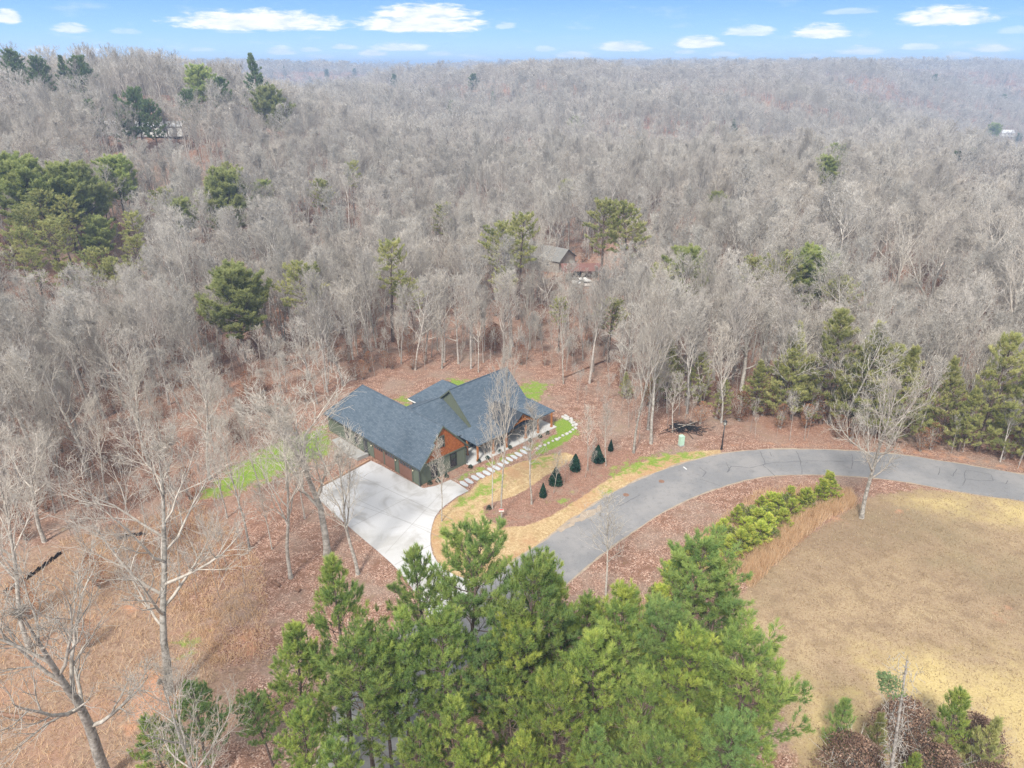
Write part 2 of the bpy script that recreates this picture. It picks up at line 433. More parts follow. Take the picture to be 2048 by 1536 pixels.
def mat_glass():
    m, t, b = new_mat('window_glass', 0.06, 0.8)
    b.inputs['Base Color'].default_value = (0.02, 0.026, 0.034, 1); return m

def mat_bark(name, c_dark, c_light, c_alt, amt=0.5):
    m, t, b = new_mat(name, 0.9, 0.12)
    v = obj_vec(t)
    c = t.mix(t.maprange(t.noise(v, 3.0, 4, 0.65), 0.35, 0.65), c_dark, c_light)
    oi = t.node('ShaderNodeObjectInfo')
    c = t.mix(t.math('MULTIPLY', oi.outputs['Random'], amt), c, c_alt)
    r2 = t.math('FRACT', t.math('MULTIPLY', oi.outputs['Random'], 7.31))
    hv = t.node('ShaderNodeHueSaturation'); t.put(hv.inputs['Color'], c)
    t.put(hv.inputs['Value'], t.math('ADD', t.math('MULTIPLY', r2, 0.44), 0.78))
    t.put(b.inputs['Base Color'], hv.outputs[0]); return m

def mat_leaf(name, c_dark, c_mid, c_light, trans=0.25, vary=0.3, alt=None):
    m = bpy.data.materials.new(name); m.use_nodes = True; t = NT(m.node_tree); t.n.clear()
    out = t.node('ShaderNodeOutputMaterial')
    a = t.node('ShaderNodeAttribute', attribute_name='tint')
    f = t.math('ADD', a.outputs['Fac'], t.math('MULTIPLY', t.math('SUBTRACT', t.noise(obj_vec(t), 0.5, 2), 0.5), 0.8))
    c = t.ramp(f, [(0.0, c_dark), (0.5, c_mid), (1.0, c_light)])
    oi = t.node('ShaderNodeObjectInfo')
    if alt: c = t.mix(t.math('MULTIPLY', oi.outputs['Random'], 0.75), c, alt)
    hv = t.node('ShaderNodeHueSaturation'); t.put(hv.inputs['Color'], c)
    r2 = t.math('FRACT', t.math('MULTIPLY', oi.outputs['Random'], 5.7))
    t.put(hv.inputs['Value'], t.math('ADD', t.math('MULTIPLY', r2, vary), 1 - vary / 2))
    d = t.node('ShaderNodeBsdfDiffuse'); tr = t.node('ShaderNodeBsdfTranslucent')
    ln(t.t, hv.outputs[0], d.inputs[0]); ln(t.t, hv.outputs[0], tr.inputs[0])
    mx = t.node('ShaderNodeMixShader'); mx.inputs[0].default_value = trans
    ln(t.t, d.outputs[0], mx.inputs[1]); ln(t.t, tr.outputs[0], mx.inputs[2]); ln(t.t, mx.outputs[0], out.inputs[0])
    return m

M = {}
M['ground'] = mat_ground(); M['asphalt'] = mat_asphalt()
M['concrete'] = mat_concrete('driveway_concrete', (0.48, 0.48, 0.485), 0.65); M['porch'] = mat_concrete('porch_concrete', (0.50, 0.50, 0.49), 0.3)
M['apron'] = mat_concrete('grey_concrete', (0.33, 0.33, 0.32), 0.4)
M['stone'] = plain('flagstone', (0.42, 0.44, 0.46), 0.85, 0.2, 0.12, 4)
M['rock'] = plain('white_rock', (0.43, 0.42, 0.40), 0.9, 0.2, 0.25, 3)
M['shingle'] = mat_shingle()
M['green'] = mat_boards('green_board_siding', (0.105, 0.122, 0.090), (0.135, 0.155, 0.115))
M['dark_siding'] = mat_boards('charcoal_siding', (0.02, 0.024, 0.026), (0.035, 0.04, 0.042))
M['cedar'] = mat_cedar()
M['post'] = mat_wood('stained_timber', (0.27, 0.09, 0.028), (0.46, 0.19, 0.065))
M['door'] = mat_boards('brown_garage_door', (0.17, 0.085, 0.06), (0.23, 0.12, 0.085), 0.3, 0.05)
M['trim'] = plain('green_trim', (0.10, 0.115, 0.085), 0.6)
M['dark'] = plain('dark_metal', (0.03, 0.033, 0.036), 0.45, 0.5)
M['black'] = plain('black_metal', (0.012, 0.012, 0.014), 0.4, 0.5)
M['glass'] = mat_glass()
M['seam'] = plain('standing_seam_metal', (0.042, 0.052, 0.066), 0.4, 0.5, 0.08, 1, 0.3)
M['gutter'] = plain('dark_gutter', (0.05, 0.055, 0.055), 0.4, 0.5)
M['white'] = plain('white_paint', (0.75, 0.75, 0.73), 0.6)
M['utility'] = plain('pale_green_paint', (0.40, 0.58, 0.46), 0.5, 0.4, 0.05)
M['red'] = plain('red_sign_paint', (0.55, 0.02, 0.03), 0.5)
M['lamp'] = plain('lamp_glass', (0.5, 0.5, 0.45), 0.3)
M['brass'] = plain('sconce_glass', (0.7, 0.62, 0.45), 0.4)
M['char'] = plain('charred_brush', (0.02, 0.02, 0.022), 0.9, 0.1, 0.4, 5)
M['log'] = plain('log_bark', (0.22, 0.13, 0.09), 0.9, 0.1, 0.3, 3)
M['silt'] = plain('black_silt_fabric', (0.015, 0.016, 0.02), 0.6)
M['timber'] = plain('edging_timber', (0.36, 0.22, 0.14), 0.85, 0.2, 0.25, 3)
M['crack'] = plain('crack_sealant', (0.10, 0.10, 0.105), 0.7)
M['joint'] = plain('saw_joint', (0.27, 0.26, 0.245), 0.9)
M['edge'] = plain('pale_road_edge', (0.33, 0.27, 0.21), 0.9, 0.1, 0.3, 1.5)
M['bark'] = mat_bark('bark_grey', (0.22, 0.20, 0.18), (0.44, 0.41, 0.375), (0.30, 0.25, 0.215))
M['bark_pale'] = mat_bark('bark_pale', (0.21, 0.19, 0.165), (0.50, 0.47, 0.425), (0.32, 0.29, 0.245), 0.4)
M['twig'] = mat_bark('twig_grey', (0.35, 0.325, 0.285), (0.60, 0.57, 0.52), (0.40, 0.36, 0.32), 0.8)
M['twig_pale'] = mat_bark('twig_pale', (0.35, 0.315, 0.27), (0.56, 0.52, 0.46), (0.41, 0.36, 0.31), 0.4)
M['pinebark'] = mat_bark('bark_pine', (0.075, 0.055, 0.045), (0.20, 0.155, 0.13), (0.14, 0.10, 0.085))
M['needle'] = mat_leaf('pine_needles', (0.15, 0.22, 0.06), (0.30, 0.395, 0.09), (0.56, 0.60, 0.14), 0.48, 0.3, (0.22, 0.36, 0.16))
M['needle_round'] = mat_leaf('round_pine_needles', (0.22, 0.31, 0.10), (0.40, 0.48, 0.16), (0.56, 0.60, 0.23), 0.5, 0.2, (0.42, 0.42, 0.20))
M['needle_young'] = mat_leaf('young_pine_needles', (0.22, 0.32, 0.07), (0.46, 0.56, 0.11), (0.70, 0.70, 0.18), 0.5, 0.3)
M['needle_olive'] = mat_leaf('olive_needles', (0.22, 0.25, 0.10), (0.40, 0.42, 0.16), (0.58, 0.56, 0.25), 0.45, 0.3)
M['needle_dark'] = mat_leaf('dark_conifer_needles', (0.10, 0.15, 0.07), (0.19, 0.26, 0.12), (0.30, 0.37, 0.17), 0.4, 0.3)
M['holly'] = mat_leaf('holly_leaves', (0.010, 0.028, 0.018), (0.022, 0.055, 0.034), (0.05, 0.10, 0.06), 0.1, 0.2)
M['brownleaf'] = mat_leaf('dead_leaves', (0.22, 0.11, 0.065), (0.36, 0.185, 0.105), (0.50, 0.29, 0.17), 0.3, 0.3)
M['duskleaf'] = mat_leaf('dark_dead_leaves', (0.07, 0.045, 0.035), (0.20, 0.125, 0.09), (0.50, 0.36, 0.27), 0.2, 0.2)
M['sedge'] = mat_leaf('broomsedge_blades', (0.48, 0.31, 0.18), (0.66, 0.46, 0.28), (0.74, 0.58, 0.40), 0.35, 0.1)
M['straw'] = mat_leaf('dormant_grass_blades', (0.22, 0.155, 0.09), (0.36, 0.27, 0.165), (0.50, 0.40, 0.27), 0.3, 0.1)
M['shrub'] = mat_leaf('olive_shrub_leaves', (0.10, 0.13, 0.03), (0.20, 0.24, 0.055), (0.32, 0.34, 0.09), 0.3, 0.3)
# ------------------------------------------------------------------ ground, lawn, field
def wpoly(pix): return np.array([at(x, y)[:2] for x, y in pix])

def sdist(poly, X, Y):
    """signed distance, positive inside"""
    inside = np.zeros(X.shape, bool); dmin = np.full(X.shape, 1e9)
    n = len(poly)
    for i in range(n):
        x0, y0 = poly[i]; x1, y1 = poly[(i + 1) % n]
        ex, ey = x1 - x0, y1 - y0
        t = np.clip(((X - x0) * ex + (Y - y0) * ey) / (ex * ex + ey * ey + 1e-9), 0, 1)
        dmin = np.minimum(dmin, np.hypot(X - x0 - t * ex, Y - y0 - t * ey))
        c = ((y0 > Y) != (y1 > Y)) & (X < (x1 - x0) * (Y - y0) / (y1 - y0 + 1e-12) + x0)
        inside ^= c
    return np.where(inside, dmin, -dmin)

ROAD_OUT = [(2300, 1012), (2150, 972), (2048, 950), (1975, 937), (1900, 925), (1825, 913), (1750, 905), (1675, 901), (1600, 899), (1520, 900), (1440, 909),
            (1370, 926), (1290, 955), (1220, 990), (1150, 1035), (1095, 1078), (1030, 1122), (975, 1163), (900, 1212), (825, 1250), (765, 1290), (710, 1345), (670, 1420), (640, 1500), (620, 1600), (600, 1740)]
ROAD_IN = [(2300, 1080), (2150, 1035), (2048, 1003), (1975, 992), (1900, 980), (1820, 965), (1750, 956), (1670, 950), (1600, 949), (1540, 952), (1480, 963),
           (1400, 989), (1330, 1022), (1270, 1060), (1210, 1103), (1160, 1145), (1085, 1205), (1020, 1262), (960, 1310), (905, 1352), (860, 1400), (825, 1460), (800, 1530), (785, 1610), (775, 1700), (770, 1800)]
DRIVE = [(742, 922), (760, 930), (793, 948), (826, 966), (846, 977), (872, 972), (901, 960), (920, 970), (937, 982), (915, 993), (897, 1006), (881, 1019), (870, 1034), (864, 1052), (861, 1070), (861, 1090),
         (865, 1108), (874, 1124), (890, 1140), (912, 1152), (938, 1160), (966, 1166), (975, 1166), (930, 1196), (890, 1222), (858, 1240), (850, 1222), (836, 1196), (818, 1168), (800, 1144), (782, 1126), (756, 1103), (725, 1077), (690, 1047), (655, 1015), (631, 993), (639, 977), (690, 950)]
STRAW = [(905, 1002), (885, 1020), (868, 1040), (862, 1062), (862, 1085), (866, 1107), (880, 1130), (905, 1150), (975, 1163), (1030, 1122), (1095, 1078), (1150, 1035), (1220, 990), (1290, 955), (1370, 926), (1445, 909),
         (1440, 900), (1390, 902), (1310, 915), (1262, 932), (1205, 966), (1150, 1003), (1098, 1034), (1050, 1052), (1008, 1054), (978, 1042), (966, 1026), (968, 1012), (990, 1003), (1030, 992), (1062, 972), (1094, 950),
         (1130, 928), (1156, 913), (1130, 905), (1085, 912), (1040, 925), (1000, 940), (960, 960), (938, 983)]
GREENS = [[(912, 960), (985, 930), (1040, 905), (1100, 880), (1150, 868), (1150, 846), (1120, 838), (1110, 860), (1060, 880), (1010, 905), (960, 925), (915, 948)],
          [(918, 1000), (940, 985), (985, 962), (1002, 945), (1010, 960), (975, 990), (930, 1012), (915, 1012)],
          [(1215, 948), (1262, 925), (1320, 910), (1395, 905), (1418, 910), (1350, 923), (1290, 940), (1225, 955)],
          [(405, 985), (470, 930), (560, 880), (655, 850), (662, 905), (600, 935), (540, 960), (450, 990), (395, 1000)],
          [(795, 800), (815, 790), (830, 805), (812, 815)], [(890, 768), (905, 757), (940, 760), (935, 775), (900, 785)],
          [(1038, 775), (1062, 762), (1095, 768), (1088, 790), (1060, 810), (1045, 800)],
          [(882, 1062), (900, 1055), (912, 1072), (895, 1082), (880, 1075)], [(940, 1022), (958, 1020), (955, 1032), (942, 1032)],
          [(1120, 1000), (1134, 996), (1130, 1007)], [(1200, 985), (1224, 975), (1222, 985), (1204, 992)], [(893, 1042), (908, 1040), (904, 1048)],
          [(1060, 925), (1110, 912), (1100, 925), (1070, 933)], [(360, 1290), (390, 1280), (380, 1310)]]
SIDE_LAWN = [(1110, 845), (1132, 832), (1150, 846), (1155, 862), (1140, 880), (1100, 902), (1060, 915), (1090, 880)]
FIELD = [(1745, 992), (1850, 978), (1975, 992), (2048, 1003), (2150, 1035), (2400, 1100), (2700, 1900), (1700, 1900), (1620, 1600), (1590, 1480), (1540, 1380), (1470, 1290), (1460, 1210),
         (1495, 1172), (1540, 1135), (1600, 1085), (1650, 1048), (1700, 1018)]
YELLOW = [[(1740, 1330), (1800, 1318), (1880, 1320), (1900, 1345), (2000, 1345), (2048, 1335), (2200, 1340), (2200, 1560), (2030, 1530), (1980, 1440), (1930, 1400), (1850, 1400), (1780, 1385)],
          [(1620, 1400), (1700, 1380), (1720, 1420), (1690, 1500), (1640, 1540)], [(1960, 1030), (2048, 1005), (2150, 1040), (2100, 1060), (2000, 1045)], [(1830, 1000), (1900, 992), (1930, 1010), (1870, 1018)]]
SOILS = [[(1650, 1045), (1668, 1030), (1690, 1028), (1690, 1042), (1665, 1052)], [(1790, 1015), (1820, 1018), (1812, 1030), (1790, 1026)], [(1980, 1220), (2020, 1218), (2020, 1240), (1985, 1238)],
         [(270, 1345), (320, 1330), (360, 1380), (330, 1420), (250, 1480), (230, 1440), (255, 1400)], [(230, 1210), (280, 1200), (300, 1225), (250, 1235)], [(470, 1270), (510, 1262), (520, 1300), (480, 1330)],
         [(1440, 893), (1520, 890), (1600, 893), (1750, 897), (1900, 918), (2048, 942), (2048, 935), (1900, 905), (1750, 890), (1600, 886), (1500, 884)]]
ROUGH = [(-700, 1130), (0, 1110), (120, 1085), (260, 1075), (330, 1105), (360, 1200), (420, 1280), (480, 1340), (470, 1440), (380, 1560), (200, 1800), (-700, 1800)]
MULCH = [(966, 1026), (968, 1012), (990, 1003), (1030, 992), (1062, 972), (1094, 950), (1130, 928), (1156, 913), (1200, 895), (1260, 900), (1300, 917), (1262, 932), (1205, 966), (1150, 1003), (1098, 1034), (1050, 1052), (1008, 1054), (978, 1042)]
BED = [(846, 978), (870, 973), (900, 960), (930, 945), (985, 920), (1050, 893), (1110, 868), (1112, 855), (1050, 870), (955, 918), (930, 915), (900, 930), (850, 960)]

def ss(d, w): t = np.clip(d / w * .5 + .5, 0, 1); return t * t * (3 - 2 * t)

def zones(X, Y):
    near = (np.hypot(X, Y) < 150) & (Y > 5)
    A = np.zeros((len(X), 4), np.float32); B = np.zeros((len(X), 4), np.float32); B[:, 3] = 1
    xs, ys = X[near], Y[near]
    def mx(polys, w):
        o = np.zeros(xs.shape)
        for p in polys: o = np.maximum(o, ss(sdist(wpoly(p), xs, ys), w))
        return o
    mul = mx([MULCH, BED], 0.5)
    A[near, 0] = mx([STRAW], 0.7) * (1 - mx([BED], 0.5))
    A[near, 1] = np.maximum(mx(GREENS, 3.0), mx([SIDE_LAWN], 0.6)) * (1 - mx([BED], .5))
    A[near, 2] = mx([FIELD], 1.6)
    A[near, 3] = mx(SOILS, 2.5) * 0.9
    B[near, 0] = mx([ROUGH], 6.0)
    B[near, 1] = mul
    B[near, 2] = mx(YELLOW, 6.0)
    return A, B

def polar(azs, rs):
    Az, R = np.meshgrid(azs, rs)
    X = (np.sin(Az) * R).ravel(); Y = (np.cos(Az) * R).ravel()
    n, m = len(rs), len(azs)
    i = np.arange(n - 1)[:, None] * m + np.arange(m - 1)[None]
    F = np.stack([i, i + 1, i + m + 1, i + m], -1).reshape(-1, 4)[:, ::-1]
    return X, Y, F

rings = [0.5, 6, 12, 17] + list(20 * 1.006 ** np.arange(0, 312)) 
rings += list(rings[-1] * 1.012 ** np.arange(1, 128)); rings += list(rings[-1] * 1.035 ** np.arange(1, 115))
rings = np.array(rings)
Xa, Ya, Fa = polar(np.radians(np.linspace(-64, 64, 561)), rings)
Xb, Yb, Fb = polar(np.radians(np.linspace(64, 296, 59)), rings[::6])
ZA, ZB = zones(Xa, Ya)
cls = np.zeros(len(Xa), int)
cls[(ZA[:, 2] > .5) | ((ZB[:, 2] > .5))] = 2
cls[(ZA[:, 0] > .5) | (ZA[:, 1] > .5)] = 1
fc = cls[Fa[:, 0]]
def ground_part(name, X, Y, F, A, B):
    used, inv = np.unique(F, return_inverse=True)
    x, y = X[used], Y[used]
    V = np.stack([x, y, terrain(x, y)], 1)
    me = np_mesh(name, V, inv.reshape(F.shape), M['ground'], smooth=True)
    for nm, D in (('zoneA', A), ('zoneB', B)):
        a = me.color_attributes.new(nm, 'FLOAT_COLOR', 'POINT'); a.data.foreach_set('color', np.ascontiguousarray(D[used], np.float32).ravel())
    o = link_mesh(name, me); tag(o, kind='structure'); return o
Xg = np.concatenate([Xa, Xb]); Yg = np.concatenate([Ya, Yb]); Fg = np.concatenate([Fa[fc == 0], Fb + len(Xa)])
ZAb, ZBb = zones(Xb, Yb)
ground_part('ground', Xg, Yg, Fg, np.concatenate([ZA, ZAb]), np.concatenate([ZB, ZBb]))
ground_part('lawn', Xa, Ya, Fa[fc == 1], ZA, ZB)
ground_part('field', Xa, Ya, Fa[fc == 2], ZA, ZB)

def ribbon(name, left, right, z, mat, th=0.0, kind='structure'):
    mb = MB(); n = len(left)
    vs = [(p[0], p[1], z) for p in left] + [(p[0], p[1], z) for p in right]
    mb.add(vs, [(i, i + 1, n + i + 1, n + i) for i in range(n - 1)])
    o = mb.build(name, mat); tag(o, kind=kind)
    if o.data.polygons[0].normal.z < 0: o.data.flip_normals()
    return o

def resample(P, step):
    P = [Vector((p[0], p[1], 0)) for p in P]; out = []
    n = len(P)
    for i in range(n - 1):
        p0, p1, p2, p3 = P[max(i - 1, 0)], P[i], P[i + 1], P[min(i + 2, n - 1)]
        k = max(1, int((p2 - p1).length / step))
        for j in range(k):
            t = j / k
            out.append(0.5 * ((2 * p1) + (p2 - p0) * t + (2 * p0 - 5 * p1 + 4 * p2 - p3) * t * t + (3 * p1 - p0 - 3 * p2 + p3) * t ** 3))
    out.append(P[-1]); return out

rng = random.Random(5)
ro = [at(*p) for p in ROAD_OUT]; ri = [at(*p) for p in ROAD_IN]
# same sample count on both sides
def pairs(a, b, step):
    A, B = [], []
    for i in range(len(a) - 1):
        k = max(2, int((a[i + 1] - a[i]).length / step))
        A.append(k)
    def rs(P):
        out = []
        for i in range(len(P) - 1):
            p0, p1, p2, p3 = P[max(i - 1, 0)], P[i], P[i + 1], P[min(i + 2, len(P) - 1)]
            for j in range(A[i]):
                t = j / A[i]
                out.append(0.5 * ((2 * p1) + (p2 - p0) * t + (2 * p0 - 5 * p1 + 4 * p2 - p3) * t * t + (3 * p1 - p0 - 3 * p2 + p3) * t ** 3))
        out.append(P[-1]); return out
    return rs(a), rs(b)
L, R = pairs(ro, ri, 0.8)
L2, R2, LE, RE = [], [], [], []
for i, (a, b) in enumerate(zip(L, R)):
    d = (b - a).normalized()
    ja, jb = rng.uniform(-.1, .1), rng.uniform(-.08, .08)
    L2.append(a + d * ja); R2.append(b + d * jb)
    LE.append(a - d * (0.05 + 0.2 * abs(math.sin(i * .37)) + rng.uniform(0, .2))); RE.append(b + d * (0.12 + rng.uniform(0, .14)))
ribbon('road_shoulder', LE, RE, 0.008, M['edge'])
ribbon('road', L2, R2, 0.022, M['asphalt'])
ROADC = [(a + b) / 2 for a, b in zip(L, R)]; ROADW = [(a - b).length / 2 for a, b in zip(L, R)]

def sheet(name, pix, z, mat, th=0.06, kind='structure', step=None):
    P = [at(*p) for p in pix]
    if step: P = resample([*P, P[0]], step)[:-1]
    mb = MB(); mb.slab([(p.x, p.y, z) for p in P], th)
    o = mb.build(name, mat); tag(o, kind=kind); return o
drive = sheet('driveway', DRIVE, 0.045, M['concrete'], 0.12)

def strip_lines(name, lines, w, z, mat, jitter=0.0, seed=1):
    r = random.Random(seed); mb = MB()
    for ln_ in lines:
        P = [at(*p) for p in ln_]
        Q = []
        for a, b in zip(P[:-1], P[1:]):
            k = max(1, int((b - a).length / 0.7)) if jitter else 1
            for j in range(k):
                q = a.lerp(b, j / k); Q.append(q + Vector((r.uniform(-jitter, jitter), r.uniform(-jitter, jitter), 0)))
        Q.append(P[-1])
        for a, b in zip(Q[:-1], Q[1:]):
            d = (b - a).normalized(); n = Vector((-d.y, d.x, 0)) * w * .5 * r.uniform(.6, 1.3)
            e = d * w * .2
            mb.add([a - n - e + Vector((0, 0, z)), b - n + e + Vector((0, 0, z)), b + n + e + Vector((0, 0, z)), a + n - e + Vector((0, 0, z))], [(0, 1, 2, 3)])
            z += 0.00002
    o = mb.build(name, mat); tag(o, kind='structure'); return o
strip_lines('road_crack', [
    [(1455, 945), (1462, 932), (1480, 934), (1500, 936), (1530, 928), (1560, 925), (1600, 922), (1650, 923), (1700, 922), (1760, 924), (1800, 924)],
    [(1520, 902), (1527, 918), (1532, 928), (1527, 932), (1550, 952)], [(1592, 902), (1597, 914), (1602, 924), (1604, 948)], [(1538, 904), (1543, 913)],
    [(1452, 925), (1460, 940), (1456, 944)], [(1704, 908), (1706, 925), (1703, 938)], [(1779, 918), (1784, 928), (1788, 934)], [(1400, 935), (1412, 944), (1405, 954)],
    [(1880, 935), (1876, 950)], [(1914, 938), (1906, 952), (1900, 950)], [(1932, 941), (1928, 952), (1930, 960), (1925, 972)], [(1932, 941), (1960, 945), (1984, 950), (1986, 962), (1960, 962), (1930, 958)],
    [(2015, 962), (2014, 968), (2000, 964)], [(1400, 958), (1440, 972)], [(1240, 1012), (1262, 1000), (1280, 990)]], 0.07, 0.028, M['crack'], 0.10, 3)
strip_lines('driveway_joint', [[(700, 944), (905, 1040)], [(860, 973), (700, 1056)], [(768, 932), (640, 998)], [(905, 962), (770, 1108)], [(650, 970), (880, 1075)],
    [(862, 1090), (790, 1130)], [(870, 1118), (815, 1162)], [(640, 985), (862, 1060)], [(815, 960), (668, 1025)]], 0.045, 0.049, M['joint'])
strip_lines('road_marking', [[(1367, 934), (1373, 939)]], 0.12, 0.028, M['white'])
strip_lines('sand_spill', [[(1203, 1014), (1185, 1026), (1160, 1040)], [(1190, 1018), (1150, 1042), (1120, 1062)]], 0.75, 0.030, M['edge'], 0.22)
# concrete flume spreads dirt along the outer edge of the road

# walkway of flagstones
stones = [(928, 968, 1.05), (938, 962.5, 1.0), (950, 956, 1.0), (961, 951, 1.0), (973, 946, 1.0), (982, 940, .9), (993, 936, .95), (1002, 930, .9), (1010, 924, .9), (1019, 919, .9), (1028, 914, .9), (1037, 909, .95), (1048, 904, 1.0), (1053, 897, .95)]
r_ = random.Random(3)
for i, (x, y, s) in enumerate(stones):
    p = at(x, y); k = 9; pts = []
    hx, hy = 0.74 * s, 0.31 * s
    ang0 = math.radians(40)
    for j in range(k):
        t = 2 * math.pi * j / k; c, s_ = math.cos(t), math.sin(t)
        q = (abs(c) ** 4 + abs(s_) ** 4) ** -.25 * r_.uniform(.86, 1.06)
        lx, ly = c * q * hy, s_ * q * hx
        pts.append((lx * math.cos(ang0) - ly * math.sin(ang0), lx * math.sin(ang0) + ly * math.cos(ang0), 0.05))
    mb = MB(); mb.slab(pts, 0.09); o = mb.build('stepping_stone', M['stone']); o.location = p
    where = ['nearest the driveway', 'second from the driveway', 'third from the driveway', 'fourth from the driveway', 'fifth from the driveway', 'sixth from the driveway', 'seventh from the driveway',
             'eighth from the driveway', 'sixth from the porch end', 'fifth from the porch end', 'fourth from the porch end', 'third from the porch end', 'second from the porch end', 'last before the porch'][i]
    tag(o, 'flat grey stepping stone in the walkway, ' + where, 'stepping stone', 'stepping stones of the front walkway')

# ------------------------------------------------------------------ the house (local frame: x along the gable front, y back along the garage)
HX, HY = -11.018, 73.621
house = empty('house', (HX, HY, 0), math.radians(45))
tag(house, 'dark blue shingled house with green board siding and cedar gable', 'house')
def hp(name, mb, mat, parent=None, smooth=False): return mb.build(name, M[mat], parent or house, smooth)
gz = lambda u: 2.55 + 1.061 * (u + .25) if u < 3.85 else 6.9 - 1.061 * (u - 3.85)
# walls
w = MB()
w.extrude([(0, .3, -.3), (7.4, .3, -.3), (7.4, .3, gz(7.4) - .25), (3.85, .3, gz(3.85) - .25), (0, .3, gz(0) - .25)], (0, 16.8, 0))
w.box(0, 7.4, 17.1, 20.8, -1.2, 2.45)
hp('wall', w, 'green')
w = MB(); w.extrude([(11.25, 3.0, -.2), (11.25, 12.2, -.2), (11.25, 12.2, 2.6), (11.25, 7.3, 6.85), (11.25, 3.0, 2.75)], (10.3, 0, 0))
o = hp('wall', w, 'green')
w = MB(); w.box(7.4, 11.25, 3.72, 13, -.2, 2.5); hp('wall', w, 'green')
w = MB(); w.box(11.25, 18.0, 12.2, 16.2, -.2, 2.5); hp('wall', w, 'green')
w = MB(); w.box(7.42, 22.0, 2.90, 2.98, 0.05, 2.55); w.box(7.42, 7.5, .8, 2.9, .05, 2.5); hp('porch_wall', w, 'dark_siding')
# cedar gable
w = MB(); w.extrude([(0.15, .22, 2.72), (7.25, .22, 2.72), (7.25, .22, gz(7.25) - .25), (3.85, .22, gz(3.85) - .2), (.15, .22, gz(.15) - .22)], (0, .078, 0))
hp('gable_cladding', w, 'cedar')
w = MB(); w.box(-.02, 7.42, .17, .217, 2.60, 2.74); w.box(-.03, .12, .20, .298, -.1, 2.4); w.box(7.3, 7.44, .20, .298, -.1, 2.4); w.box(-.06, -.003, .3, .5, -.1, 2.4)
hp('trim', w, 'trim')
# roofs
def roof(pts_list, mat='shingle', th=.16, name='roof', parent=None):
    mb = MB()
    for p in pts_list: mb.slab(p, th)
    return hp(name, mb, mat, parent)
GE = 2.55
g_roof = roof([[(-.25, -.3, GE), (2.2, -.3, gz(2.2)), (2.2, .1, gz(2.2)), (3.85, .1, 6.9), (3.85, 17.2, 6.9), (-.25, 21.3, GE)],
      [(3.85, 17.2, 6.9), (7.95, 21.3, GE), (-.25, 21.3, GE)],
      [(3.85, .1, 6.9), (7.95, .1, GE), (7.95, 21.3, GE), (3.85, 17.2, 6.9)]])
cap = MB(); cap.tube([(3.85, .1, 6.9), (3.85, 17.2, 6.9)], .09, 6); cap.tube([(3.85, 17.2, 6.9), (-.25, 21.3, GE)], .07, 6); hp('ridge_cap', cap, 'shingle', g_roof)
# wing
w_roof = roof([[(5.2, 9.4, 5.25), (11.2, 9.4, 5.25), (11.2, 3.4, 2.42), (7.4, 3.4, 2.42)], [(5.2, 9.4, 5.25), (11.2, 9.4, 5.25), (11.2, 14.5, 2.8), (7.8, 14.5, 2.8)]])
cap = MB(); cap.tube([(5.4, 9.4, 5.26), (11.3, 9.4, 5.26)], .08, 6); hp('ridge_cap', cap, 'shingle', w_roof)
# main block
m_roof = roof([[(10.95, 7.3, 7.1), (21.9, 7.3, 7.1), (21.9, 2.85, 3.05), (10.95, 2.85, 3.05)], [(10.95, 7.3, 7.1), (21.9, 7.3, 7.1), (21.9, 12.8, 2.35), (10.95, 12.8, 2.35)]], th=.2)
cap = MB(); cap.tube([(10.95, 7.3, 7.11), (21.9, 7.3, 7.11)], .09, 6); hp('ridge_cap', cap, 'shingle', m_roof)
f = MB(); f.extrude([(10.9, 7.3, 7.06), (10.9, 2.85, 3.0), (10.9, 2.85, 2.78), (10.9, 7.3, 6.82)], (.045, 0, 0)); f.extrude([(10.9, 7.3, 7.06), (10.9, 12.8, 2.3), (10.9, 12.8, 2.1), (10.9, 7.3, 6.82)], (.045, 0, 0)); hp('fascia', f, 'trim', m_roof)
# porch roof with a hip at the garage end
p_roof = roof([[(8.85, -.5, 2.42), (23.4, -.75, 2.42), (22.6, 2.95, 3.14), (10.9, 2.95, 3.14)], [(8.85, -.5, 2.42), (10.9, 2.95, 3.14), (8.85, 3.9, 2.42)], [(23.4, -.75, 2.42), (22.6, 2.95, 3.14), (21.5, 2.95, 3.14), (21.5, 6.2, 3.0), (23.6, 6.2, 2.42)]], th=.15)
g = MB(); g.box(8.8, 23.35, -.63, -.53, 2.28, 2.40, Matrix.Identity(4)); hp('gutter', g, 'gutter', p_roof)
# back wing
b_roof = roof([[(15.1, 13.8, 5.25), (15.1, 8.6, 5.25), (11.0, 10.5, 2.6), (11.0, 16.8, 2.6)], [(15.1, 13.8, 5.25), (19.1, 16.8, 2.6), (11.0, 16.8, 2.6)], [(15.1, 13.8, 5.25), (15.1, 8.6, 5.25), (19.1, 10.5, 2.6), (19.1, 16.8, 2.6)]])
f = MB(); f.box(10.9, 10.98, 10.5, 16.8, 2.42, 2.56); hp('gutter', f, 'white', b_roof)
